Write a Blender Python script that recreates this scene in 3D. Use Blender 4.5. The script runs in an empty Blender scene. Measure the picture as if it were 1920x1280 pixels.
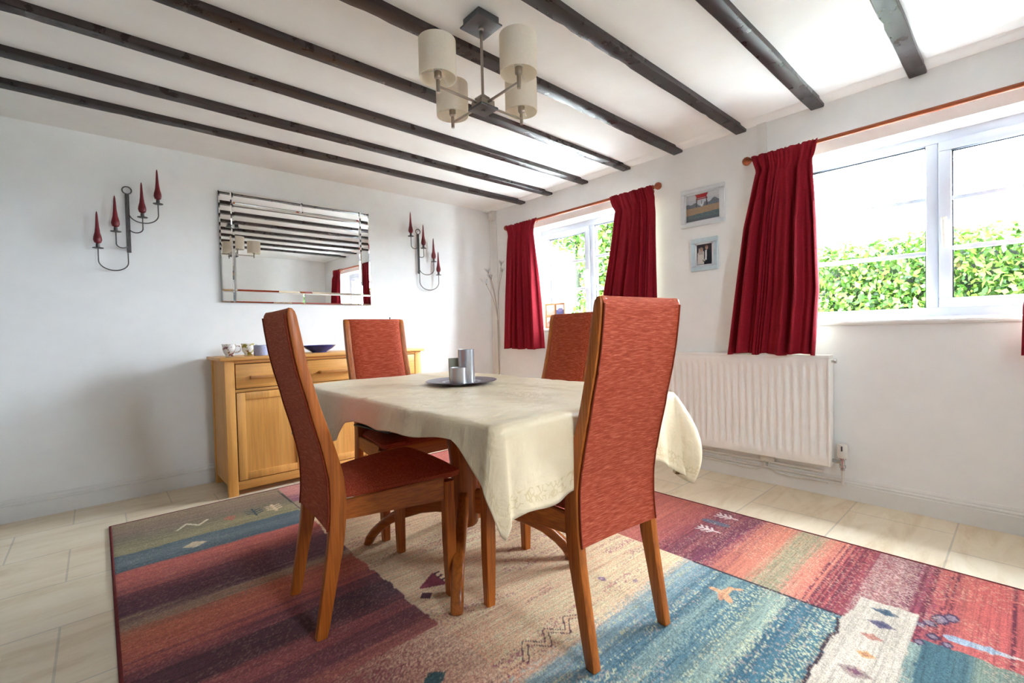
import bpy, bmesh, math, random
import numpy as np
from mathutils import Vector, Matrix, noise
random.seed(7)
rng = np.random.default_rng(7)
SC = bpy.context.scene
COL = SC.collection
PI = math.pi

# ------------------------------------------------------------------ camera
YAW, PITCH, ROLL, FPX = 0.73081141, -0.02184423, -0.02532308, 867.806
def cam_axes():
    cy, sy, cp, sp = math.cos(YAW), math.sin(YAW), math.cos(PITCH), math.sin(PITCH)
    fw = Vector((sy*cp, cy*cp, sp)); r = Vector((cy, -sy, 0)); u = r.cross(fw)
    c, s = math.cos(ROLL), math.sin(ROLL)
    return c*r + s*u, -s*r + c*u, fw
cam = bpy.data.cameras.new('camera')
cam.sensor_width = 36; cam.lens = FPX/1920*36; cam.clip_start = .02
co = bpy.data.objects.new('camera', cam); COL.objects.link(co)
_r, _u, _f = cam_axes()
co.matrix_world = Matrix(((_r.x, _u.x, -_f.x, 0), (_r.y, _u.y, -_f.y, 0), (_r.z, _u.z, -_f.z, 1.0), (0, 0, 0, 1)))
SC.camera = co

# ------------------------------------------------------------------ light
SC.view_settings.view_transform = 'Standard'; SC.view_settings.look = 'None'
SC.view_settings.gamma = 1; SC.view_settings.use_curve_mapping = False
SC.view_settings.exposure = 1.86
SKY = 23.5
W = bpy.data.worlds.new('world'); SC.world = W; W.use_nodes = True
W.node_tree.nodes['Background'].inputs[0].default_value = (.76, .885, 1.0, 1)
W.node_tree.nodes['Background'].inputs[1].default_value = SKY
SC.cycles.max_bounces = 14; SC.cycles.diffuse_bounces = 10; SC.cycles.transparent_max_bounces = 12
SC.cycles.use_denoising = True; SC.cycles.sample_clamp_indirect = 12
def portal(y0, y1, z0, z1, x):
    L = bpy.data.lights.new('window_daylight', 'AREA'); L.shape = 'RECTANGLE'; L.size = z1-z0; L.size_y = y1-y0
    L.cycles.is_portal = True
    o = bpy.data.objects.new('window_daylight', L); COL.objects.link(o)
    o.location = (x, (y0+y1)/2, (z0+z1)/2); o.rotation_euler = (0, PI/2, 0)
    return o
portal(1.97, 3.23, 1.0, 1.98, 3.42)
portal(-.30, .95, 1.0, 1.98, 3.42)
_p = portal(-.38, .38, .95, 2.0, 0)       # added fill window, unseen behind the camera
_p.location = (.92, -1.14, 1.615); _p.rotation_euler = (PI/2, 0, 0); _p.data.size = .44; _p.data.size_y = .57

# ------------------------------------------------------------------ room numbers
XR, YB, ZC, XL, YF = 3.148, 3.825, 2.272, -1.75, -1.0

# ------------------------------------------------------------------ materials
def lin(c):
    return tuple(((v/255)/12.92 if v/255 <= .04045 else ((v/255+.055)/1.055)**2.4) for v in c)
def N(nt, t, **kw):
    n = nt.nodes.new(t)
    for k, v in kw.items(): setattr(n, k, v)
    return n
def base(name, col=(200, 200, 200), rough=.5, metal=0, spec=.5):
    m = bpy.data.materials.new(name); m.use_nodes = True
    b = m.node_tree.nodes['Principled BSDF']
    b.inputs['Base Color'].default_value = (*lin(col), 1)
    b.inputs['Roughness'].default_value = rough; b.inputs['Metallic'].default_value = metal
    b.inputs['Specular IOR Level'].default_value = spec
    return m, m.node_tree, b
def coord(nt, scale=(1, 1, 1), rot=(0, 0, 0), loc=(0, 0, 0), which='Object'):
    tc = N(nt, 'ShaderNodeTexCoord'); mp = N(nt, 'ShaderNodeMapping')
    mp.inputs['Scale'].default_value = scale; mp.inputs['Rotation'].default_value = rot; mp.inputs['Location'].default_value = loc
    nt.links.new(tc.outputs[which], mp.inputs[0]); return mp.outputs[0]
def noise_n(nt, vec, scale=5, detail=4, rough=.55, dist=0):
    n = N(nt, 'ShaderNodeTexNoise'); n.inputs['Scale'].default_value = scale; n.inputs['Detail'].default_value = detail
    n.inputs['Roughness'].default_value = rough; n.inputs['Distortion'].default_value = dist
    nt.links.new(vec, n.inputs['Vector']); return n.outputs['Fac']
def ramp(nt, fac, stops):
    r = N(nt, 'ShaderNodeValToRGB'); el = r.color_ramp.elements
    while len(el) < len(stops): el.new(.5)
    for e, (p, c) in zip(el, stops): e.position = p; e.color = (*lin(c), 1)
    nt.links.new(fac, r.inputs[0]); return r.outputs[0]
def bump(nt, b, h, strength=.2, dist=.002):
    n = N(nt, 'ShaderNodeBump'); n.inputs['Strength'].default_value = strength; n.inputs['Distance'].default_value = dist
    nt.links.new(h, n.inputs['Height']); nt.links.new(n.outputs[0], b.inputs['Normal'])
def mixc(nt, fac, a, b, mode='MIX'):
    n = N(nt, 'ShaderNodeMix', data_type='RGBA', blend_type=mode)
    for s, v in ((0, fac), (6, a), (7, b)):
        if hasattr(v, 'links'): nt.links.new(v, n.inputs[s])
        else: n.inputs[s].default_value = v if s == 0 else (*lin(v), 1)
    return n.outputs[2]
def plain(name, col, rough=.5, metal=0, spec=.5, var=6, sc=30, bmp=0):
    m, nt, b = base(name, col, rough, metal, spec)
    f = noise_n(nt, coord(nt), sc, 3)
    c1 = tuple(max(0, c-var) for c in col); c2 = tuple(min(255, c+var) for c in col)
    nt.links.new(ramp(nt, f, [(.3, c1), (.7, c2)]), b.inputs['Base Color'])
    if bmp: bump(nt, b, f, bmp, .002)
    return m
def wood(name, axis, stops, rough=.4, along=2.2, across=38, spec=.4, bmp=.12, gm=.45):
    m, nt, b = base(name, stops[0][1], rough, 0, spec)
    s = [across]*3; s[axis] = along
    v = coord(nt, tuple(s))
    f = noise_n(nt, v, 1, 6, .62, .6)
    s2 = [across*4.5]*3; s2[axis] = along*3
    f2 = noise_n(nt, coord(nt, tuple(s2)), 1, 3, .5)
    c = ramp(nt, f, stops)
    c = mixc(nt, gm, c, ramp(nt, f2, [(.35, (150, 150, 150)), (.6, (255, 255, 255))]), 'MULTIPLY')
    nt.links.new(c, b.inputs['Base Color']); bump(nt, b, f2, bmp, .0008)
    return m
M = {}
M['wall'] = plain('white_wall_paint', (235, 235, 234), .85, 0, .25, 2, 9, .12)
M['wall_cool_light'] = plain('cool_light_wall_tint', (112, 134, 148), .85, 0, .25, 2, 9, .12)  # made-up blue-grey for the unseen left wall, dims and cools its bounce light
M['ceil'] = plain('white_ceiling_paint', (238, 237, 235), .9, 0, .2, 2, 7, .12)
M['gloss_white'] = plain('white_gloss_paint', (224, 223, 220), .35, 0, .5, 2, 20)
M['upvc'] = plain('white_window_plastic', (190, 195, 208), .3, 0, .5, 1, 20)
M['rad'] = plain('white_radiator_enamel', (242, 240, 236), .35, 0, .5, 2, 20)
CH = [(.2, (146, 70, 16)), (.5, (184, 99, 32)), (.8, (204, 120, 46))]
for i, a in enumerate('xyz'): M['chair_'+a] = wood('chair_wood_'+a, i, CH, .38)
M['table_z'] = wood('table_wood_z', 2, [(.2, (132, 66, 20)), (.5, (168, 92, 34)), (.8, (188, 112, 48))], .28, 2, 24)
M['table_x'] = wood('table_wood_x', 0, [(.2, (132, 66, 20)), (.5, (168, 92, 34)), (.8, (188, 112, 48))], .28, 2, 24)
OK_ = [(.2, (216, 150, 74)), (.5, (230, 167, 88)), (.8, (238, 180, 104))]
M['oak_dark'] = wood('oak_inside', 0, [(.2, (120, 78, 40)), (.8, (150, 104, 60))], .6)
M['oak_handle_shaded'] = wood('oak_handle_shaded', 0, [(.2, (186, 122, 58)), (.8, (202, 140, 74))], .42, 1.2, 26, .4, .05, .2)  # oak darkened to stand in for the shade under the handles
M['oak_x'] = wood('oak_x', 0, OK_, .42, 1.2, 26, .4, .05, .2)
M['oak_z'] = wood('oak_z', 2, OK_, .42, 1.2, 26, .4, .05, .2)
M['pole'] = wood('curtain_pole_wood', 1, [(.2, (140, 66, 34)), (.8, (178, 92, 54))], .3, 2, 40)
def beam_mat():
    m, nt, b = base('dark_stained_beam', (60, 50, 48), .36, 0, .5)
    f = noise_n(nt, coord(nt, (1.2, 22, 22)), 1, 6, .65, 1.2)
    g = noise_n(nt, coord(nt, (14, 14, 14)), 1, 4, .6)
    c = ramp(nt, f, [(.25, (36, 26, 25)), (.55, (50, 39, 38)), (.8, (66, 53, 51))])
    c = mixc(nt, .3, c, ramp(nt, g, [(.3, (170, 160, 160)), (.6, (255, 255, 255))]), 'MULTIPLY')
    nt.links.new(c, b.inputs['Base Color']); bump(nt, b, f, .2, .002)
    nt.links.new(ramp(nt, g, [(.3, (130, 130, 130)), (.7, (175, 175, 175))]), b.inputs['Roughness'])
    return m
M['beam'] = beam_mat()
def chenille():
    m, nt, b = base('rust_chenille', (170, 74, 44), .85, 0, .2)
    f = noise_n(nt, coord(nt, (26, 380, 380)), 1, 4, .6, .3)
    g = noise_n(nt, coord(nt, (60, 500, 500)), 1, 2, .5)
    c = ramp(nt, f, [(.24, (128, 40, 18)), (.5, (160, 62, 36)), (.74, (204, 112, 84))])
    nt.links.new(c, b.inputs['Base Color'])
    b.inputs['Sheen Weight'].default_value = .25; b.inputs['Sheen Roughness'].default_value = .5
    b.inputs['Sheen Tint'].default_value = (*lin((230, 150, 110)), 1)
    bump(nt, b, g, .35, .0015); return m
M['fabric'] = chenille()
M['piping'] = plain('rust_piping', (128, 50, 26), .8, 0, .2)
def curtain_mat():
    m, nt, b = base('wine_red_curtain', (120, 14, 26), .75, 0, .25)
    f = noise_n(nt, coord(nt, (60, 60, 400)), 1, 3)
    c = ramp(nt, f, [(.3, (118, 6, 22)), (.7, (156, 18, 38))])
    nt.links.new(c, b.inputs['Base Color'])
    b.inputs['Sheen Weight'].default_value = .15; b.inputs['Sheen Tint'].default_value = (*lin((220, 60, 80)), 1)
    tr = N(nt, 'ShaderNodeBsdfTranslucent'); tr.inputs[0].default_value = (*lin((200, 10, 24)), 1)
    mx = N(nt, 'ShaderNodeMixShader'); mx.inputs[0].default_value = .04
    out = nt.nodes['Material Output']
    nt.links.new(b.outputs[0], mx.inputs[1]); nt.links.new(tr.outputs[0], mx.inputs[2]); nt.links.new(mx.outputs[0], out.inputs[0])
    return m
M['curtain'] = curtain_mat()
M['lining'] = plain('cream_lining', (214, 206, 190), .9, 0, .1)
def cloth_mat():
    m, nt, b = base('cream_satin', (232, 222, 186), .36, 0, .5)
    f = noise_n(nt, coord(nt, (9, 9, 9)), 1, 4)
    c = ramp(nt, f, [(.3, (238, 217, 180)), (.7, (246, 228, 194))])
    # embroidered border: a tan scroll a few centimetres above the hem (u along the hem, v up from it)
    uvn = N(nt, 'ShaderNodeUVMap'); sep = N(nt, 'ShaderNodeSeparateXYZ'); nt.links.new(uvn.outputs[0], sep.inputs[0])
    band = N(nt, 'ShaderNodeMapRange'); band.inputs[1].default_value = .02; band.inputs[2].default_value = .05
    nt.links.new(sep.outputs[1], band.inputs[0])
    def mathn(op, a, bb):
        n = N(nt, 'ShaderNodeMath', operation=op)
        for i, v in enumerate((a, bb)):
            if hasattr(v, 'links'): nt.links.new(v, n.inputs[i])
            else: n.inputs[i].default_value = v
        return n.outputs[0]
    d = mathn('ABSOLUTE', mathn('SUBTRACT', sep.outputs[1], .045), 0)
    inb = mathn('LESS_THAN', d, .022)
    vo = N(nt, 'ShaderNodeTexVoronoi', feature='DISTANCE_TO_EDGE'); vo.inputs['Scale'].default_value = 55
    nt.links.new(uvn.outputs[0], vo.inputs['Vector'])
    ln = mathn('LESS_THAN', vo.outputs['Distance'], .09)
    nz = noise_n(nt, uvn.outputs[0], 30, 2)
    msk = mathn('MULTIPLY', mathn('MULTIPLY', inb, ln), mathn('GREATER_THAN', nz, .45))
    c = mixc(nt, mathn('MULTIPLY', msk, .5), c, (208, 180, 118))
    nt.links.new(c, b.inputs['Base Color'])
    b.inputs['Sheen Weight'].default_value = .1
    g = noise_n(nt, coord(nt, (7, 16, 7)), 1, 4, .55, .8); bump(nt, b, g, .6, .018)
    tr = N(nt, 'ShaderNodeBsdfTranslucent'); tr.inputs[0].default_value = (*lin((240, 222, 164)), 1)
    mx = N(nt, 'ShaderNodeMixShader'); mx.inputs[0].default_value = .16
    out = nt.nodes['Material Output']
    nt.links.new(b.outputs[0], mx.inputs[1]); nt.links.new(tr.outputs[0], mx.inputs[2]); nt.links.new(mx.outputs[0], out.inputs[0])
    return m
M['cloth'] = cloth_mat()
def floor_mat():
    m, nt, b = base('travertine_tiles', (205, 196, 178), .32, 0, .4)
    v = coord(nt, (1, 1, 1), loc=(-.09+.44*10, -.229+.41*10, 0))
    br = N(nt, 'ShaderNodeTexBrick'); br.offset = .5
    br.inputs['Scale'].default_value = 1; br.inputs['Brick Width'].default_value = .44; br.inputs['Row Height'].default_value = .41
    br.inputs['Mortar Size'].default_value = .004; br.inputs['Mortar Smooth'].default_value = .2
    br.inputs['Color1'].default_value = (*lin((230, 216, 194)), 1); br.inputs['Color2'].default_value = (*lin((236, 225, 206)), 1)
    br.inputs['Mortar'].default_value = (*lin((204, 195, 180)), 1)
    nt.links.new(v, br.inputs['Vector'])
    f = noise_n(nt, coord(nt, (2.2, 9, 2)), 1, 8, .68, .8)
    c = mixc(nt, .75, br.outputs['Color'], ramp(nt, f, [(.3, (214, 196, 164)), (.5, (242, 234, 220)), (.7, (255, 252, 246))]), 'MULTIPLY')
    nt.links.new(c, b.inputs['Base Color'])
    bump(nt, b, br.outputs['Fac'], -.3, .002); return m
M['floor'] = floor_mat()
def rug_mat():
    m, nt, b = base('woven_rug', (150, 90, 80), .95, 0, .1)
    at = N(nt, 'ShaderNodeVertexColor', layer_name='Col')
    f = noise_n(nt, coord(nt, (6, 190, 50)), 1, 4, .6)
    g = noise_n(nt, coord(nt, (330, 330, 50)), 1, 2, .6)
    c = mixc(nt, .42, at.outputs[0], ramp(nt, f, [(.3, (140, 132, 140)), (.55, (255, 255, 255))]), 'MULTIPLY')
    c = mixc(nt, .55, c, ramp(nt, g, [(.35, (120, 116, 116)), (.6, (255, 255, 250))]), 'MULTIPLY')
    nt.links.new(c, b.inputs['Base Color'])
    b.inputs['Sheen Weight'].default_value = .1
    bump(nt, b, g, .5, .003); return m
M['rug'] = rug_mat()
M['binding'] = plain('maroon_binding', (104, 40, 40), .9, 0, .2)
def paint(name, rough=.35, layer='Col'):
    m, nt, b = base(name, (200, 200, 200), rough)
    at = N(nt, 'ShaderNodeVertexColor', layer_name=layer); nt.links.new(at.outputs[0], b.inputs['Base Color']); return m
M['print'] = paint('photo_print', .25)
M['mirror'] = base('silvered_glass', (238, 240, 240), .004, 1)[0]
M['mirror_edge'] = base('mirror_edge', (150, 155, 155), .15, 1)[0]
M['iron'] = plain('pewter_iron', (92, 88, 86), .45, .85, .5, 8, 60)
M['nickel'] = plain('satin_nickel', (176, 168, 158), .28, 1, .5, 4, 40)
M['greymetal'] = plain('dark_satin_metal', (98, 100, 104), .4, .8, .5, 5, 50)
M['chrome'] = plain('chrome', (190, 190, 190), .12, 1, .5, 2, 30)
M['candle_red'] = plain('dark_red_wax', (112, 18, 28), .4, 0, .5, 10, 20)
def shade_mat():
    m, nt, b = base('linen_shade', (214, 206, 190), .9, 0, .1)
    f = noise_n(nt, coord(nt, (90, 90, 500)), 1, 2); g = noise_n(nt, coord(nt, (500, 500, 60)), 1, 2)
    c = mixc(nt, .5, ramp(nt, f, [(.35, (238, 231, 221)), (.65, (250, 246, 239))]), ramp(nt, g, [(.35, (238, 231, 221)), (.65, (250, 246, 239))]))
    nt.links.new(c, b.inputs['Base Color'])
    tr = N(nt, 'ShaderNodeBsdfTranslucent'); tr.inputs[0].default_value = (*lin((250, 243, 230)), 1)
    mx = N(nt, 'ShaderNodeMixShader'); mx.inputs[0].default_value = .5
    nt.links.new(b.outputs[0], mx.inputs[1]); nt.links.new(tr.outputs[0], mx.inputs[2]); nt.links.new(mx.outputs[0], nt.nodes['Material Output'].inputs[0])
    return m
M['shade'] = shade_mat()
def glass_mat(name='window_glass', tint=(1, 1, 1), refl=.06):
    m = bpy.data.materials.new(name); m.use_nodes = True; nt = m.node_tree; nt.nodes.remove(nt.nodes['Principled BSDF'])
    t = N(nt, 'ShaderNodeBsdfTransparent'); t.inputs[0].default_value = (*tint, 1)
    g = N(nt, 'ShaderNodeBsdfGlossy'); g.inputs[1].default_value = .02
    mx = N(nt, 'ShaderNodeMixShader'); fr = N(nt, 'ShaderNodeLayerWeight'); fr.inputs[0].default_value = refl
    nt.links.new(fr.outputs['Fresnel'], mx.inputs[0]); nt.links.new(t.outputs[0], mx.inputs[1]); nt.links.new(g.outputs[0], mx.inputs[2])
    nt.links.new(mx.outputs[0], nt.nodes['Material Output'].inputs[0]); return m
M['glass'] = glass_mat()
def frost():
    m, nt, b = base('smoky_glass', (176, 178, 166), .25)
    t = N(nt, 'ShaderNodeBsdfTransparent'); t.inputs[0].default_value = (.88, .90, .86, 1); mx = N(nt, 'ShaderNodeMixShader'); mx.inputs[0].default_value = .5
    nt.links.new(b.outputs[0], mx.inputs[1]); nt.links.new(t.outputs[0], mx.inputs[2]); nt.links.new(mx.outputs[0], nt.nodes['Material Output'].inputs[0]); return m
M['frost'] = frost()
M['silver'] = plain('brushed_silver', (190, 195, 200), .3, .9, .5, 5, 60)
M['tray'] = plain('mauve_metal_tray', (112, 100, 116), .3, .7, .5, 5, 40)
M['black'] = plain('black_vinyl', (26, 26, 30), .4, 0, .5, 6, 30)
M['grey_vinyl'] = plain('charcoal_vinyl', (58, 58, 64), .4, 0, .5, 6, 30)
M['china'] = plain('white_china', (226, 224, 220), .15, 0, .5, 2, 20)
def spotted(name, bg, spots, scale, th):
    m, nt, b = base(name, bg, .15)
    v = coord(nt, (1, 1, 1)); f = noise_n(nt, v, scale, 2); g = noise_n(nt, v, scale*1.6, 2)
    c = mixc(nt, 0.0, bg, bg)
    c = ramp(nt, f, [(th, bg), (th+.03, spots[0])]); d = ramp(nt, g, [(th, (255, 255, 255)), (th+.04, spots[1])])
    nt.links.new(mixc(nt, .8, c, d, 'MULTIPLY'), b.inputs['Base Color']); return m
M['cup_a'] = spotted('china_pink_motif', (228, 226, 222), ((150, 108, 112), (214, 170, 120)), 34, .58)
M['cup_b'] = spotted('china_olive_motif', (228, 226, 218), ((150, 140, 60), (206, 160, 110)), 30, .54)
M['cup_c'] = plain('pale_blue_mug_glaze', (158, 164, 190), .2, 0, .5, 8, 60)
M['blue'] = plain('cobalt_glaze', (34, 52, 140), .12, 0, .6, 12, 25)
M['offwhite'] = plain('off_white_plastic', (216, 212, 204), .45, 0, .4, 3, 20)
M['frame_silver'] = plain('pale_silver_frame', (214, 217, 220), .3, .15, .5, 5, 30)
M['frame_blue'] = plain('pale_blue_glass_frame', (194, 210, 217), .15, .05, .5, 6, 30)
M['dark'] = plain('dark_plastic', (40, 40, 44), .4)
M['pine'] = wood('honey_pine', 2, [(.2, (196, 130, 70)), (.8, (222, 164, 104))], .4)
M['petal'] = plain('white_acrylic_petal', (232, 236, 238), .2, 0, .5, 3, 30)
M['petal_clear'] = glass_mat('clear_acrylic_petal', (.95, .96, .97), .3)
def leaf_mat(name, stops):
    m, nt, b = base(name, stops[0][1], .5, 0, .3)
    oi = N(nt, 'ShaderNodeVertexColor', layer_name='Col')
    c = ramp(nt, oi.outputs[0], stops); nt.links.new(c, b.inputs['Base Color'])
    tr = N(nt, 'ShaderNodeBsdfTranslucent'); nt.links.new(c, tr.inputs[0])
    mx = N(nt, 'ShaderNodeMixShader'); mx.inputs[0].default_value = .35
    nt.links.new(b.outputs[0], mx.inputs[1]); nt.links.new(tr.outputs[0], mx.inputs[2]); nt.links.new(mx.outputs[0], nt.nodes['Material Output'].inputs[0])
    return m
M['leaf'] = leaf_mat('hedge_leaf', [(0, (22, 42, 10)), (.4, (52, 84, 22)), (.75, (92, 116, 40)), (1, (120, 96, 60))])
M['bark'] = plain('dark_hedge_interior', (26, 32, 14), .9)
M['ground_bounce'] = plain('pale_bounce_ground', (196, 192, 184), .95, 0, .1, 14, 40)  # unseen ground made pale to bounce daylight up onto the ceiling
M['render'] = plain('pale_rendered_wall', (206, 204, 198), .9, 0, .2, 3, 8)

# ------------------------------------------------------------------ mesh building
class MB:
    def __init__(s): s.bm = bmesh.new(); s.cols = None
    def box(s, x0, x1, y0, y1, z0, z1, bev=0, seg=2, rot=None, piv=None):
        t = bmesh.new(); bmesh.ops.create_cube(t, size=1)
        for v in t.verts: v.co = Vector((x0+(v.co.x+.5)*(x1-x0), y0+(v.co.y+.5)*(y1-y0), z0+(v.co.z+.5)*(z1-z0)))
        if bev: bmesh.ops.bevel(t, geom=list(t.edges), offset=bev, segments=seg, profile=.5, affect='EDGES')
        if rot is not None:
            p = Vector(piv or ((x0+x1)/2, (y0+y1)/2, (z0+z1)/2))
            for v in t.verts: v.co = p + rot @ (v.co-p)
        s.add(t); return s
    def add(s, t):
        me = bpy.data.meshes.new('tmp'); t.to_mesh(me); t.free(); s.bm.from_mesh(me); bpy.data.meshes.remove(me)
    def prism(s, pts, ax, a0, a1, bev=0, seg=2):
        """outline pts (2D) extruded along axis ax from a0 to a1"""
        t = bmesh.new()
        def P(p, a): return {'x': (a, p[0], p[1]), 'y': (p[0], a, p[1]), 'z': (p[0], p[1], a)}[ax]
        A = [t.verts.new(P(p, a0)) for p in pts]; B = [t.verts.new(P(p, a1)) for p in pts]
        t.faces.new(A); t.faces.new(B[::-1]); n = len(pts)
        for i in range(n): t.faces.new((A[i], B[i], B[(i+1) % n], A[(i+1) % n]))
        bmesh.ops.recalc_face_normals(t, faces=t.faces)
        if bev:
            es = [e for e in t.edges if len(e.link_faces) == 2 and e.calc_face_angle(0) > .6]
            bmesh.ops.bevel(t, geom=es, offset=bev, segments=seg, profile=.5, affect='EDGES')
        s.add(t); return s
    def sweep(s, path, prof, up=(0, 0, 1), closed=True, scales=None):
        """profile (2D list) swept along path"""
        path = [Vector(p) for p in path]; n = len(path); rings = []
        for i, p in enumerate(path):
            d = (path[min(i+1, n-1)]-path[max(i-1, 0)]).normalized()
            a = Vector(up)
            if abs(d.dot(a)) > .98: a = Vector((1, 0, 0)) if abs(d.x) < .9 else Vector((0, 1, 0))
            sx = d.cross(a).normalized(); sy = sx.cross(d).normalized()
            k = scales[i] if scales else 1
            rings.append([s.bm.verts.new(p + sx*q[0]*k + sy*q[1]*k) for q in prof])
        m = len(prof)
        for i in range(n-1):
            for j in range(m): s.bm.faces.new((rings[i][j], rings[i][(j+1) % m], rings[i+1][(j+1) % m], rings[i+1][j]))
        s.bm.faces.new(rings[0][::-1]); s.bm.faces.new(rings[-1]); return s
    def tube(s, path, r, n=10, scales=None, up=(0, 0, 1)):
        return s.sweep(path, [(r*math.cos(2*PI*i/n), r*math.sin(2*PI*i/n)) for i in range(n)], up, True, scales)
    def lathe(s, prof, c=(0, 0, 0), n=28, ax='z', cap=True):
        """profile of (radius, height)"""
        rings = []
        for r, h in prof:
            ring = []
            for i in range(n):
                a = 2*PI*i/n; p = (r*math.cos(a), r*math.sin(a), h)
                if ax == 'y': p = (p[0], p[2], p[1])
                if ax == 'x': p = (p[2], p[0], p[1])
                ring.append(s.bm.verts.new(Vector(c)+Vector(p)))
            rings.append(ring)
        for a, b in zip(rings[:-1], rings[1:]):
            for i in range(n): s.bm.faces.new((a[i], a[(i+1) % n], b[(i+1) % n], b[i]))
        if cap:
            if prof[0][0] > 1e-6: s.bm.faces.new(rings[0][::-1])
            if prof[-1][0] > 1e-6: s.bm.faces.new(rings[-1])
        return s
    def grid(s, P, closed_u=False):
        """P[i][j] points"""
        V = [[s.bm.verts.new(p) for p in row] for row in P]
        n, m = len(V), len(V[0])
        for i in range(n if closed_u else n-1):
            for j in range(m-1): s.bm.faces.new((V[i][j], V[(i+1) % n][j], V[(i+1) % n][j+1], V[i][j+1]))
        return V
    def build(s, name, mat, parent=None, smooth=True, angle=40, weld=1e-5):
        if weld: bmesh.ops.remove_doubles(s.bm, verts=s.bm.verts, dist=weld)
        bmesh.ops.recalc_face_normals(s.bm, faces=s.bm.faces)
        me = bpy.data.meshes.new(name); s.bm.to_mesh(me); s.bm.free()
        me.materials.append(M[mat] if isinstance(mat, str) else mat)
        if smooth:
            me.polygons.foreach_set('use_smooth', [True]*len(me.polygons))
            try: me.set_sharp_from_angle(angle=math.radians(angle))
            except Exception: pass
        o = bpy.data.objects.new(name, me); COL.objects.link(o)
        if parent: o.parent = parent
        return o
def tag(o, label, cat, group=None, kind=None):
    o['label'] = label; o['category'] = cat
    if group: o['group'] = group
    if kind: o['kind'] = kind
    return o
def thing(name, label, cat, loc=(0, 0, 0), rz=0, group=None, kind=None):
    o = bpy.data.objects.new(name, None); COL.objects.link(o); o.empty_display_size = .05
    o.location = loc; o.rotation_euler = (0, 0, rz); return tag(o, label, cat, group, kind)
def struct(o): o['kind'] = 'structure'; return o
def copy_tree(o, parent=None):
    c = o.copy(); COL.objects.link(c)
    if parent: c.parent = parent
    for ch in list(o.children): copy_tree(ch, c)
    return c
def smoothstep(a, b, x):
    t = np.clip((np.asarray(x, float)-a)/(b-a), 0, 1); return t*t*(3-2*t)

# ------------------------------------------------------------------ shell
W1 = (1.97, 3.23); W2 = (-.30, .95); ZS, ZH = .985, 1.98; XO = 3.42
f = MB(); f.box(XL-.1, XO, YF-.1, YB+.1, -.12, 0); struct(f.build('floor', 'floor'))
# back wall with a softly uneven plaster junction
c = MB(); c.box(XL-.1, XR+.02, YF-.1, YB+.02, ZC, ZC+.12); struct(c.build('ceiling', 'ceil'))
w = MB(); w.box(XL-.1, XO, YB, YB+.12, 0, ZC+.12); struct(w.build('wall_back', 'wall'))
w = MB(); w.box(XL-.12, XL, YF-.1, YB, 0, ZC+.12); struct(w.build('wall_left', 'wall_cool_light'))
W_FILL = (.70, 1.14, 1.33, 1.90)  # made-up window opening, added to fill the foreground with daylight
w = MB(); w.box(XL-.1, W_FILL[0], YF-.12, YF, 0, ZC+.12); w.box(W_FILL[1], XO, YF-.12, YF, 0, ZC+.12); w.box(W_FILL[0], W_FILL[1], YF-.12, YF, 0, W_FILL[2]); w.box(W_FILL[0], W_FILL[1], YF-.12, YF, W_FILL[3], ZC+.12)
struct(w.build('wall_front', 'wall', weld=0))
E3 = struct(bpy.data.objects.new('added_fill_window', None)); COL.objects.link(E3); E3.location = ((W_FILL[0]+W_FILL[1])/2, YF-.08, W_FILL[2])
_h, _z = (W_FILL[1]-W_FILL[0])/2, W_FILL[3]-W_FILL[2]; mb = MB()
for a, b, c, d in ((-_h, -_h+.06, 0, _z), (_h-.06, _h, 0, _z), (-_h+.06, _h-.06, 0, .06), (-_h+.06, _h-.06, _z-.06, _z)): mb.box(a, b, -.03, .03, c, d, .004)
mb.build('window_frame', 'upvc', E3)
mb = MB(); mb.box(-_h+.056, _h-.056, -.003, .003, .056, _z-.056); mb.build('pane', 'glass', E3, smooth=False)
w = MB()
w.box(XR, XO, YF, YB, 0, ZS); w.box(XR, XO, YF, YB, ZH, ZC+.12)
for a, b in ((YF, W2[0]), (W2[1], W1[0]), (W1[1], YB)): w.box(XR, XO, a, b, ZS, ZH)
struct(w.build('wall_right', 'wall', smooth=False, weld=0))
# plaster strip where ceiling meets the window wall
t = MB(); t.prism([(XR-.10, ZC), (XR, ZC), (XR, ZC-.012), (XR-.085, ZC-.010)], 'y', YF, YB); struct(t.build('trim_1', 'ceil'))
# boxed trunking up the window wall
t = MB(); t.box(XR-.012, XR, 1.085, 1.14, 2.02, ZC-.012, .002); struct(t.build('trim_2', 'gloss_white'))
t = MB(); t.box(XR-.014, XR, 3.70, 3.78, .13, ZC-.012, .003); struct(t.build('trim_3', 'gloss_white'))
SK = [(0, 0), (.016, 0), (.016, .084), (.012, .088), (.0155, .094), (.0155, .099), (.009, .104), (.009, .112), (.004, .122), (0, .124)]
b = MB(); b.prism([(XR-p, z) for p, z in SK], 'y', YF, YB); struct(b.build('baseboard_right', 'gloss_white', angle=20))
b = MB(); b.prism([(YB-p, z) for p, z in SK], 'x', XL, XR-.016); struct(b.build('baseboard_back', 'gloss_white', angle=20))
b = MB(); b.prism([(XL+p, z) for p, z in SK], 'y', YF, YB-.016); struct(b.build('baseboard_left', 'gloss_white', angle=20))

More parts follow.
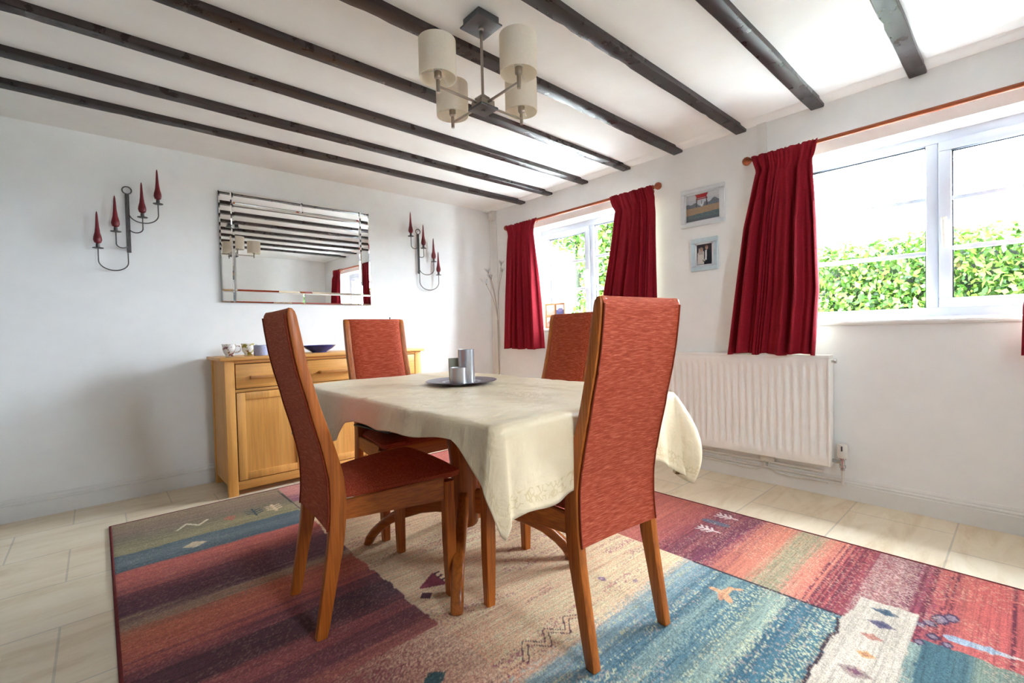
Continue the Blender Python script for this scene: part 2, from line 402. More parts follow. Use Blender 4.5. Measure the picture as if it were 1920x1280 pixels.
# ------------------------------------------------------------------ ceiling beams
BY = [3.302, 2.942, 2.528, 2.112, 1.677, 1.241, .815, .375, -.06]
ORD = ['nearest the mirror wall', 'second from the mirror wall', 'third from the mirror wall', 'fourth from the mirror wall, behind the chandelier',
       'fifth from the mirror wall, just before the chandelier', 'sixth from the mirror wall', 'seventh from the mirror wall, ending above the near window',
       'short stretch at top right of the photo', 'seen only as the lowest beam in the mirror']
for k, yb in enumerate(BY):
    rr = random.Random(k); hw = .036; z0 = 2.243
    n = 90; P = []
    for i in range(n+1):
        x = XL + (XR-XL)*i/n; e = lambda s, a=.0025: a*noise.noise(Vector((x*3.1, k*7.7+s, s*3.3)))*1.6
        nick = .006 if rr.random() < .05 else 0
        P.append([(x, yb-hw+e(1), ZC+.01), (x, yb-hw+e(2), z0+.003+e(3)), (x, yb-hw+.004+e(2), z0+e(3)), (x, yb+hw-.006-nick+e(4), z0+e(5)), (x, yb+hw-.002-nick+e(4), z0+.004+e(5)), (x, yb+hw+e(6), ZC+.01)])
    mb = MB(); V = mb.grid(P); mb.bm.faces.new(V[0]); mb.bm.faces.new(V[-1][::-1])
    o = mb.build('ceiling_beam', 'beam'); tag(o, 'dark stained ceiling beam, ' + ORD[k], 'beam', 'dark beams across the white ceiling', 'thing')

# ------------------------------------------------------------------ windows
def window(name, y0, y1, mull, sash_hi, wall):
    """y0<y1 opening; mull=(a,b); the opening sash is on the high-y side when sash_hi"""
    E = struct(bpy.data.objects.new(name, None)); COL.objects.link(E); E.location = (3.36, (y0+y1)/2, ZS)
    ox, oy, oz = E.location
    def B(mb, ya, yb, za, zb, xa=3.32, xb=3.385, bev=.004): mb.box(xa-ox, xb-ox, ya-oy, yb-oy, za-oz, zb-oz, bev); return mb
    fr = MB(); zb, zt = ZS+.035, ZH
    B(fr, y0, y1, zt-.05, zt); B(fr, y0, y1, zb, zb+.05); B(fr, y0, y0+.05, zb+.05, zt-.05); B(fr, y1-.05, y1, zb+.05, zt-.05)
    fr.build('window_frame', 'upvc', E)
    B(MB(), mull[0], mull[1], zb+.05, zt-.05).build('mullion', 'upvc', E)
    sy = (mull[1], y1-.05) if sash_hi else (y0+.05, mull[0]); fy = (y0+.05, mull[0]) if sash_hi else (mull[1], y1-.05)
    s = MB(); za, zz = zb+.048, zt-.048; a, b = sy[0]+.002, sy[1]-.002; sw = .05
    B(s, a, b, zz-sw, zz, 3.308, 3.37); B(s, a, b, za, za+sw, 3.308, 3.37); B(s, a, a+sw, za+sw, zz-sw, 3.308, 3.37); B(s, b-sw, b, za+sw, zz-sw, 3.308, 3.37)
    so = s.build('casement_sash', 'upvc', E)
    for (pa, pb, qa, qb, par, xg) in ((a+sw, b-sw, za+sw, zz-sw, so, 3.345), (fy[0], fy[1], zb+.05, zt-.05, E, 3.352)):
        B(MB(), pa-.004, pb+.004, qa-.004, qb+.004, xg-.002, xg+.002, 0).build('pane', 'glass', par, smooth=False)
        ga = MB(); d = .006      # black gasket just inside the frame
        B(ga, pa, pb, qb-d, qb+.002, xg-.006, xg-.002, 0); B(ga, pa, pa+d, qa, qb, xg-.006, xg-.002, 0); B(ga, pb-d, pb, qa, qb, xg-.006, xg-.002, 0)
        ga.build('gasket', 'dark', par, smooth=False)
        for zq in (qa+(qb-qa)*.333+.005, qa+(qb-qa)*.667+.008):
            B(MB(), pa, pb, zq-.011, zq+.011, xg-.012, xg+.012, .003).build('glazing_bar', 'upvc', par)
    hy = a+.022 if sash_hi else b-.022
    if name == 'window_2': hy = b-.022
    h = MB(); h.box(3.296-ox, 3.31-ox, hy-.012-oy, hy+.012-oy, 1.43-oz, 1.54-oz, .004)
    h.box(3.272-ox, 3.296-ox, hy-.01-oy, hy+.01-oy, 1.50-oz, 1.525-oz, .005)
    h.tube([(3.278-ox, hy-oy, 1.52-oz), (3.270-ox, hy-oy, 1.47-oz), (3.276-ox, hy-.004-oy, 1.375-oz)], .009, 10)
    h.build('handle', 'offwhite', so)
    sl = MB(); pts = [(3.32, 0), (3.32, .035), (XR-.012, .032), (XR-.024, .024), (XR-.027, .014), (XR-.022, .004), (XR-.012, 0)]
    sl.prism([(x-ox, z) for x, z in pts], 'y', y0-oy, y1-oy, .002); sl.build('sill', 'gloss_white', E)
    return E
window('window_1', W1[0], W1[1], (2.584, 2.626), True, None)
window('window_2', W2[0], W2[1], (.316, .365), False, None)

# ------------------------------------------------------------------ curtains
def interp(pts, z):
    zs = [p[0] for p in pts]; ys = [p[1] for p in pts]; return float(np.interp(z, zs, ys))
def curtain(label, lo, hi, pleats, zbot, seed, ztop=2.033, xc=3.046):
    """lo / hi: lists of (z, y) for the low-y and high-y edges, z ascending"""
    y0 = (lo[-1][1]+hi[-1][1])/2; E = thing('curtain', label, 'curtain', (xc, y0, zbot), 0, 'wine red window curtains')
    nu, nv = 130, 60; P = []; rr = random.Random(seed); ph = [rr.uniform(-.5, .5) for _ in range(40)]
    for i in range(nu+1):
        u = i/nu; row = []
        for j in range(nv+1):
            v = j/nv; z = zbot + (ztop-zbot)*v; d = ztop-z
            uu = u + .012*math.sin(2*PI*(u*2.3+seed))*(1-v)
            y = interp(lo, z) + (interp(hi, z)-interp(lo, z))*uu
            dd = float(smoothstep(.05, .45, d))
            a = PI*2*pleats*(u + .045*math.sin(2*PI*(u*1.3+seed*.37)) + .03*math.sin(2*PI*(u*2.9+seed*.71))*dd) + seed
            amp = .008+.020*smoothstep(.0, .18, d)+.020*smoothstep(.15, .8, d)
            irr = .65+.5*math.sin(2*PI*(u*1.7+seed*.23)+1.1*v)
            sa = math.sin(a + .6*math.sin(a)); x = amp*(sa*irr + .30*math.sin(2.3*a+1.2*seed)*dd)
            fine = .0045*math.sin(a*2.6)*(1-smoothstep(.05, .13, d))
            pin = -.006*math.exp(-((d-.085)/.03)**2)
            zz = z + (.006*math.sin(a*.5+seed)*(1-v)**6) + (.006*abs(math.sin(a*.5)) if j == nv else 0)
            row.append((float(x+fine-pin-.002), y-y0, zz-zbot))
        P.append(row)
    mb = MB(); mb.grid(P); o = mb.build('curtain_panel', 'curtain', E, angle=80)
    mb = MB(); mb.grid([[(p[0]+.009, p[1], p[2]) for p in row[1:-3]] for row in P[2:-2]]); mb.build('lining', 'lining', E, angle=80)
    md = o.modifiers.new('thickness', 'SOLIDIFY'); md.thickness = .004
    n = 5; lo_t, hi_t = lo[-1][1], hi[-1][1]
    for k in range(n):
        yy = lo_t+(hi_t-lo_t)*(k+.5)/n
        r = MB(); rp = [(3.085-xc+.019*math.cos(q*2*PI/18), yy-y0, 2.033-zbot+.019*math.sin(q*2*PI/18)) for q in range(19)]
        r.tube(rp, .0035, 6, up=(0, 1, 0)); r.build('curtain_ring', 'pole', E)
    return E
curtain('left wine red curtain of the far window, beside the white flower lamp', [(.83, 2.99), (1.5, 3.035), (1.92, 3.075), (1.97, 3.065), (2.033, 3.02)], [(.83, 3.50), (1.5, 3.44), (1.92, 3.41), (1.98, 3.42), (2.033, 3.45)], 5, .83, 1)
curtain('right wine red curtain of the far window, beside the framed pictures', [(.83, 1.80), (1.25, 1.81), (1.84, 1.805), (1.96, 1.815), (2.033, 1.83)], [(.83, 2.37), (1.25, 2.285), (1.58, 2.21), (1.91, 2.155), (1.95, 2.18), (2.033, 2.20)], 5, .83, 2)
curtain('wide wine red curtain between the framed pictures and the near window, hanging to the radiator', [(.82, .815), (1.2, .79), (1.6, .80), (1.93, .815), (1.97, .80), (2.033, .785)], [(.82, 1.285), (1.6, 1.185), (1.94, 1.115), (1.98, 1.125), (2.033, 1.14)], 6, .822, 3)
curtain('wine red curtain edge showing at the right border of the photo', [(.83, -.38), (2.033, -.33)], [(.83, .016), (1.05, .012), (1.3, -.02), (2.033, -.06)], 5, .83, 4)
def rod(y0, y1, label):
    E = thing('curtain_pole', label, 'curtain pole', (3.085, (y0+y1)/2, 2.033), 0, 'wooden curtain poles')
    h = (y1-y0)/2
    MB().tube([(0, -h, 0), (0, h, 0)], .0125, 14).build('pole', 'pole', E)
    for s in (-1, 1):
        pr = [(.0, 0), (.016, 0), (.018, .006), (.012, .014), (.010, .020), (.020, .030), (.027, .042), (.026, .056), (.018, .068), (.008, .073), (0, .074)]
        mb = MB(); mb.lathe([(r, s*q) for r, q in pr], (0, s*h, 0), 18, 'y'); mb.build('finial', 'pole', E)
        mb = MB(); mb.lathe([(.02, 0), (.02, .006), (.009, .010), (.009, .05)], (.062, s*(h-.05), -.012), 14, 'x')
        mb = MB(); mb.tube([(.063, s*(h-.04), -.012), (.0, s*(h-.04), -.012)], .008, 10); mb.lathe([(.02, -.008), (.02, 0)], (.063, s*(h-.04), -.012), 16, 'x')
        mb.build('bracket', 'pole', E)
rod(1.85, 3.435, 'slim wooden curtain pole over the far window')
rod(-.33, 1.135, 'slim wooden curtain pole over the near window at right')

# ------------------------------------------------------------------ radiator and pipes
R = thing('radiator', 'white panel radiator with vertical flutes under the near window curtain', 'radiator', (3.10, 1.345, .188))
y0, y1, zh = -.60, .60, .627
P = []
nu = 27*8
for i in range(nu+1):
    y = y0+.012+(y1-y0-.024)*i/nu; row = []
    ph = (i % 8)/8; g = smoothstep(.0, .25, ph)*(1-smoothstep(.5, .75, ph))
    for j, (z, k) in enumerate([(0.0, 0), (.012, 0), (.05, 0), (.068, 1), (.2, 1), (.35, 1), (zh-.075, 1), (zh-.055, 0), (zh-.012, 0), (zh, 0)]):
        row.append((-.042+float(g)*k*.009 + (.006 if j in (0, 9) else 0), y, z))
    P.append(row)
mb = MB(); mb.grid(P); mb.build('front_panel', 'rad', R, angle=60)
mb = MB(); mb.box(-.03, .035, y0+.012, y1-.012, .012, zh-.02, .004); mb.build('convector_core', 'rad', R)
mb = MB(); mb.box(-.043, .038, y0, y1, zh-.012, zh+.006, .004)
mb.build('top_grille', 'rad', R)
for s in (y0, y1-.012):
    mb = MB(); mb.box(-.043, .038, s, s+.012, 0, zh-.012, .004); mb.build('side_panel', 'rad', R)
mb = MB(); mb.lathe([(.008, 0), (.008, -.012), (.012, -.013), (.012, -.024), (0, -.024)], (0, y0, zh-.03), 12, 'y'); mb.build('bleed_plug', 'chrome', R)
V = MB(); V.lathe([(0, .135), (.020, .135), (.024, .128), (.025, .07), (.022, .062), (.019, .058), (0, .058)], (-.02, y0-.052, 0), 20); vo = V.build('thermostat_head', 'offwhite', R)
V = MB(); V.box(-.0462, -.0445, y0-.058, y0-.050, .10, .128, .0005); V.build('number_scale', 'grey_vinyl', vo)
V = MB(); V.lathe([(.018, .058), (.018, .050), (.011, .046), (.011, .022), (.016, .018), (.016, .004), (.011, 0), (.011, -.012)], (-.02, y0-.052, 0), 16)
V.tube([(-.02, y0-.052, .032), (-.01, y0-.02, .032), (0, y0+.004, .032)], .010, 10); V.build('valve_body', 'chrome', R)
V = MB(); V.tube([(-.02, y0-.052, -.005), (-.02, y0-.052, -.09), (.0, y0-.052, -.098), (.02, y0-.052, -.099)], .0075, 10); V.build('feed_pipe', 'offwhite', R)
for zz in (-.05, -.085):
    V = MB(); V.tube([(.028, y0-.05 if zz < -.06 else y0+.05, zz), (.028, y1+.1, zz)], .0075, 10); V.build('pipe', 'offwhite', R)
J = MB(); J.box(3.105, 3.148, 1.06, 1.135, .145, .19, .004); tag(J.build('junction_box', 'offwhite'), 'small cream junction box on the wall under the radiator', 'socket')
C_ = MB(); C_.tube([(3.118, 1.115, .147), (3.118, 1.12, .11), (3.118, 1.16, .083), (3.118, 1.25, .080), (3.118, 1.45, .090), (3.118, 1.75, .092)], .005, 8)
tag(C_.build('cable', 'offwhite'), 'cream cable running left from the junction box along the skirting', 'cable', 'cream cables under the radiator')
C_ = MB(); C_.tube([(3.118, 1.085, .147), (3.118, 1.09, .11), (3.118, 1.05, .083), (3.118, .98, .079), (3.118, .90, .080), (3.118, .77, .082)], .005, 8)
tag(C_.build('cable', 'offwhite'), 'cream cable looping right from the junction box towards the valve', 'cable', 'cream cables under the radiator')
# movement sensor in the corner
S = MB(); S.box(3.085, 3.134, 3.705, 3.765, 2.165, 2.255, .008); so = S.build('motion_sensor', 'offwhite'); tag(so, 'small white motion sensor high in the far corner', 'sensor')
S = MB(); S.box(3.079, 3.086, 3.712, 3.758, 2.175, 2.225, .003); S.build('lens', 'gloss_white', so)

# ------------------------------------------------------------------ rug
def rug():
    x0, x1, y0, y1, th = .02, 2.485, -.16, 3.29, .010
    st = .0055; nx = int((x1-x0)/st); ny = int((y1-y0)/st)
    X = np.linspace(x0, x1, nx+1); Y = np.linspace(y0, y1, ny+1); GX, GY = np.meshgrid(X, Y, indexing='ij')
    def fbm(sx, sy, seed, octv=4):
        r = np.random.default_rng(seed); out = np.zeros_like(GX); amp = 1; tot = 0
        for o in range(octv):
            gx = max(2, int((x1-x0)*sx*2**o)+2); gy = max(2, int((y1-y0)*sy*2**o)+2)
            g = r.random((gx+1, gy+1)); u = (GX-x0)/(x1-x0)*(gx-1); v = (GY-y0)/(y1-y0)*(gy-1)
            iu = u.astype(int); iv = v.astype(int); fu = u-iu; fv = v-iv; fu = fu*fu*(3-2*fu); fv = fv*fv*(3-2*fv)
            out += amp*((g[iu, iv]*(1-fu)+g[iu+1, iv]*fu)*(1-fv)+(g[iu, iv+1]*(1-fu)+g[iu+1, iv+1]*fu)*fv); tot += amp; amp *= .6
        return out/tot
    streak = fbm(1.2, 40, 1, 3); blot = fbm(3, 6, 2, 4); speck = np.random.default_rng(3).random(GX.shape)
    wob = (fbm(9, 9, 4, 3)-.5)
    L = lambda c: np.array(lin(c))
    C = np.zeros(GX.shape+(3,))
    def bands(tbl, yy):
        """tbl: (y, colour) descending list, linear blend"""
        ys = np.array([t[0] for t in tbl])[::-1]; cs = np.array([L(t[1]) for t in tbl])[::-1]
        return np.stack([np.interp(yy, ys, cs[:, k]) for k in range(3)], -1)
    yj = GY + (streak-.5)*.16 + (blot-.5)*.05 + (speck-.5)*.035
    ys_ = GY + wob*.03
    OL, TE, CO, PU, GR, OR, MA, BE = (124, 108, 84), (72, 96, 104), (176, 82, 72), (92, 48, 68), (142, 120, 104), (180, 92, 66), (140, 72, 78), (206, 176, 148)
    left = bands([(3.3, (152, 126, 88)), (3.1, (140, 112, 88)), (2.98, (124, 110, 80)), (2.88, (146, 134, 90)), (2.80, (148, 134, 90)), (2.795, TE), (2.70, (100, 112, 116)), (2.60, (66, 92, 102)), (2.585, (184, 84, 72)), (2.45, (166, 80, 76)), (2.36, (120, 58, 72)), (2.30, PU), (2.17, (84, 44, 66)), (2.12, (128, 100, 92)), (2.09, GR), (2.05, (150, 98, 76)), (1.98, OR), (1.86, (172, 84, 72)), (1.80, (126, 60, 72)), (1.72, (82, 46, 60)), (1.62, (88, 48, 62)), (1.55, (150, 74, 78)), (1.46, (110, 58, 74)), (1.38, (158, 88, 82)), (1.25, (132, 66, 78)), (1.1, (170, 118, 104)), (.9, (120, 64, 84)), (.6, (160, 96, 96)), (-.2, (130, 66, 80))], np.where(GY > 2.5, ys_, yj))
    C[:] = left
    # middle field
    mid = bands([(3.3, (206, 134, 120)), (3.06, (196, 116, 110)), (3.0, (150, 84, 104)), (2.94, (130, 74, 96)), (2.935, (150, 126, 96)), (2.78, (160, 138, 104)), (2.6, (204, 172, 144)), (1.9, (210, 180, 150)), (1.5, (204, 176, 148)), (1.2, (212, 178, 150)), (.98, (216, 184, 154)), (.95, (150, 168, 168)), (.88, (120, 150, 158)), (.80, (58, 104, 122)), (.74, (140, 162, 152)), (.70, (60, 108, 126)), (.60, (150, 168, 150)), (.56, (48, 98, 118)), (.44, (70, 116, 128)), (.36, (52, 100, 116)), (.25, (150, 164, 146)), (.15, (56, 100, 116)), (-.2, (90, 120, 120))], np.where(GY > 1.0, yj, GY+(streak-.5)*.10+(speck-.5)*.05))
    mm = (GX > .835+wob*.03) & (GX < 1.845)
    low = smoothstep(1.34, 1.12, GY)
    edge = np.where(GY > 1.34, (GX > .83+wob*.04).astype(float), smoothstep(.55, 1.05, GX - (speck-.5)*.35 + (GY-1.0)*.35 - low*.02))
    edge = np.where(GY > 2.93, (GX > .85).astype(float), edge)
    edge *= (GX < 1.845)
    C = C*(1-edge[..., None]) + mid*edge[..., None]
    # teal field reaches further left low down
    tq = ((GY < .96+wob*.02) & (GX > .80+(.96-GY)*.05+wob*.05) & (GX < 1.845)); C[tq] = mid[tq]
    # purple specks inside the beige field
    be = (GX > .84) & (GX < 1.84) & (GY > .98) & (GY < 2.6)
    sp = be & ((streak*.6+speck*.5) > .72) & (blot > .5); C[sp] = C[sp]*.35+L((124, 66, 110))*.65
    ye = (GY < .95) & (GX > .86) & (GX < 1.845) & (speck > .72) & (streak > .5); C[ye] = L((186, 186, 150))
    # right strip
    right = bands([(3.3, (196, 96, 84)), (2.4, (190, 88, 74)), (1.6, (190, 84, 70)), (1.3, (196, 92, 72)), (1.15, (176, 76, 72)), (1.06, (122, 50, 74)), (1.0, (160, 76, 78)), (.95, (116, 44, 76)), (.90, (150, 66, 84)), (.84, (214, 116, 88)), (.74, (220, 124, 94)), (.69, (186, 150, 112)), (.63, (176, 150, 116)), (.58, (222, 124, 96)), (.52, (206, 100, 84)), (.47, (158, 44, 62)), (.43, (150, 60, 74)), (.37, (168, 98, 98)), (.31, (156, 96, 96)), (.26, (146, 66, 90)), (.22, (160, 60, 76)), (.18, (200, 92, 80)), (.1, (204, 84, 78)), (.0, (206, 86, 82)), (-.2, (196, 80, 76))], GY+(streak-.5)*.10+(speck-.5)*.06)
    rm = GX >= 1.845; C[rm] = right[rm]*np.array([.90, .90, .88])
    for yl, w_ in ((.545, .004), (.525, .004), (.505, .004), (.49, .005), (.47, .005), (.455, .004), (.285, .004), (.265, .005), (.245, .004), (.235, .004), (.18, .004), (.195, .003), (.03, .005), (.99, .004), (1.03, .004), (1.09, .004), (.93, .004)):
        k = rm & (np.abs(GY-yl+wob*.006) < w_) & (speck > .25); C[k] = L((112, 34, 56))
    sg = rm & (GY > .62) & (GY < .72) & (speck > .55); C[sg] = L((150, 146, 110))
    sg = rm & (GY > .28) & (GY < .42) & (speck > .6); C[sg] = L((186, 146, 136))
    # teal field lower right, cream block, motifs
    k = (GX > 1.5) & (GX < 1.875+wob*.05) & (GY < .215+wob*.04); C[k] = (bands([(.25, (58, 96, 108)), (.15, (70, 108, 116)), (.05, (126, 140, 122)), (-.2, (60, 98, 110))], yj))[k]
    k = (GX > 1.2) & (GX < 2.03+wob*.03) & (GY > .243+wob*.02) & (GY < .412+wob*.03); C[k] = L((196, 180, 160))*(.86+.28*blot[k][:, None])
    k = (GX > 1.2) & (GX < 1.83) & (np.abs(GY-.417-wob*.04) < .005); C[k] = L((60, 44, 54))
    k = (np.abs(GX-1.845) < .005) & (GY < .95) & (GY > .42); C[k] = L((58, 40, 52))
    def diamond(cx, cy, a, b, col, inner=None):
        d = np.abs(GX-cx)/a+np.abs(GY-cy)/b + wob*.5; C[d < 1] = L(col)
        if inner: C[d < .45] = L(inner)
    for cx, cy, a, b, col, inn in ((1.97, .322, .022, .038, (74, 94, 112), (60, 84, 100)), (1.88, .322, .026, .038, (98, 88, 112), (70, 70, 100)), (1.785, .33, .02, .03, (176, 110, 92), None), (1.675, .325, .018, .026, (206, 150, 90), (180, 110, 70)), (1.57, .33, .03, .045, (156, 132, 124), (120, 70, 90)), (1.44, .33, .025, .035, (90, 90, 110), None)):
        diamond(cx, cy, a, b, col, inn)
    diamond(.318, 2.69, .05, .04, (202, 178, 138))
    diamond(1.46, 1.13, .018, .022, (130, 110, 150), (176, 156, 170)); diamond(1.54, 1.03, .016, .016, (150, 136, 150)); diamond(.69, 1.14, .04, .03, (52, 84, 92))
    def line(pts, w, col):
        for (ax, ay), (bx, by) in zip(pts[:-1], pts[1:]):
            dx, dy = bx-ax, by-ay; l2 = dx*dx+dy*dy
            t = np.clip(((GX-ax)*dx+(GY-ay)*dy)/l2, 0, 1)
            d = np.hypot(GX-ax-t*dx, GY-ay-t*dy); C[d < w] = L(col)
    line([(.28, 2.955), (.325, 3.02), (.372, 2.955), (.42, 3.012)], .007, (214, 196, 158))
    line([(.835, 3.23), (.84, 2.8)], .004, (56, 46, 44))
    zz = [(1.22, 1.03), (1.17, 1.065), (1.12, 1.01), (1.07, 1.065), (1.03, 1.01), (.98, 1.07), (.93, 1.01)]
    line(zz, .011, (84, 56, 72)); line(zz, .0065, (206, 176, 148))
    for tx, ty, col in ((.735, 2.935, (222, 186, 140)), (.635, 2.94, (38, 66, 70)), (.515, 2.94, (178, 96, 62))):
        s = 1 if col[0] != 178 else .6
        line([(tx, ty-.06*s), (tx, ty+.06*s)], .006, col)
        for q in (-.035, -.005, .025): line([(tx-.038*s, ty+(q+.018)*s), (tx, ty+q*s), (tx+.038*s, ty+(q+.018)*s)], .0055, col)
    # maroon little castle-like motif on the beige
    k = (np.abs(GY-1.585-(GX-.95)*.1) < .055*np.clip((GX-.895)/.1, 0, 1)) & (GX > .905) & (GX < 1.0); C[k] = L((118, 34, 62))
    for q in (-.045, -.015, .015, .045): line([(1.0, 1.588+q), (1.022, 1.592+q)], .006, (74, 26, 48))
    diamond(.895, 1.52, .03, .03, (70, 30, 50))
    # orange creature on the teal
    line([(1.665, .72), (1.70, .755), (1.75, .75)], .012, (222, 160, 110)); line([(1.70, .755), (1.70, .80)], .010, (222, 160, 110)); line([(1.745, .75), (1.765, .72)], .008, (222, 160, 110)); line([(1.655, .745), (1.69, .765)], .008, (214, 140, 96))
    # white arrows and grey figure on the right strip
    for q in (1.02, 1.06):
        pass
    for ax in (2.40, 2.19):
        line([(ax, 1.09), (ax, .99)], .006, (214, 190, 186))
        for q in (1.02, 1.045, 1.07): line([(ax-.03, q+.02), (ax, q), (ax+.03, q+.02)], .005, (214, 190, 186))
    line([(2.29, 1.10), (2.29, 1.0)], .02, (92, 92, 112))
    line([(1.95, .16), (1.955, .10)], .018, (150, 166, 184)); line([(1.955, .10), (1.96, .04)], .010, (164, 172, 182)); diamond(1.958, .075, .026, .02, (150, 166, 184)); line([(1.96, .04), (1.965, .015)], .006, (196, 180, 170))
    for cx, cy, a, b in ((2.05, .195, .03, .02), (2.085, .17, .026, .016), (2.0, .215, .02, .016), (1.97, .235, .018, .012), (1.92, .20, .022, .016), (1.90, .165, .02, .014), (1.86, .225, .02, .012)):
        d = np.hypot((GX-cx)/a, (GY-cy)/b)+wob*.6; C[d < 1] = L((64, 44, 78)); C[d < .62] = L((136, 116, 132))
    r2 = np.random.default_rng(11); sp2 = r2.random(GX.shape); fine = fbm(3, 120, 12, 2)
    lum = C.mean(-1, keepdims=True); C = lum + (C-lum)*.84
    C *= (.72+.30*sp2+.34*(fine-.3))[..., None]
    k = (sp2 > .84) & (blot > .42) & (C.mean(-1) < .35); w_ = .14+.34*smoothstep(1.25, .95, GY[k])[:, None]; C[k] = C[k]*(1-w_)+L((196, 164, 140))*w_
    be2 = (GX > .84) & (GX < 1.845) & (GY > .96) & (GY < 2.7); C[be2] *= np.array([1.50, 1.20, 1.00])
    lf = (GX < .84) & (GY < 2.58) & (GY > .9); C[lf] *= np.array([1.25, 1.12, 1.0])
    C = np.clip(C*1.26*(.92+.16*blot)[..., None], 0, .9)
    # mesh
    nv = (nx+1)*(ny+1); pos = np.zeros((nv, 3)); pos[:, 0] = GX.ravel(); pos[:, 1] = GY.ravel()
    pos[:, 2] = th + (blot.ravel()-.5)*.0012
    eg = np.minimum.reduce([GX-x0, x1-GX, GY-y0, y1-GY]).ravel(); pos[:, 2] -= .004*np.exp(-(eg/.006))
    idx = np.arange(nv).reshape(nx+1, ny+1)
    F = np.stack([idx[:-1, :-1], idx[1:, :-1], idx[1:, 1:], idx[:-1, 1:]], -1).reshape(-1, 4)
    me = bpy.data.meshes.new('rug'); me.vertices.add(nv); me.vertices.foreach_set('co', pos.ravel())
    me.loops.add(F.size); me.loops.foreach_set('vertex_index', F.ravel().astype(np.int32))
    me.polygons.add(len(F)); me.polygons.foreach_set('loop_start', np.arange(0, F.size, 4, dtype=np.int32)); me.polygons.foreach_set('loop_total', np.full(len(F), 4, dtype=np.int32))
    me.update(); me.validate()
    ca = me.color_attributes.new('Col', 'FLOAT_COLOR', 'POINT')
    ca.data.foreach_set('color', np.concatenate([np.clip(C.reshape(-1, 3), 0, 1), np.ones((nv, 1))], 1).astype(np.float32).ravel())
    me.materials.append(M['rug']); me.polygons.foreach_set('use_smooth', [True]*len(F))
    o = bpy.data.objects.new('rug', me); COL.objects.link(o)
    tag(o, 'large patchwork patterned wool rug in terracotta, purple, beige and teal under the dining table', 'rug')
    e = MB(); r = .006; z = .0055
    e.tube([(x0, y0, z), (x0, y1, z)], r, 8); e.tube([(x1, y0, z), (x1, y1, z)], r, 8); e.tube([(x0, y1, z), (x1, y1, z)], .005, 8); e.tube([(x0, y0, z), (x1, y0, z)], .005, 8)
    e.build('edge_binding', 'binding', o)
rug()

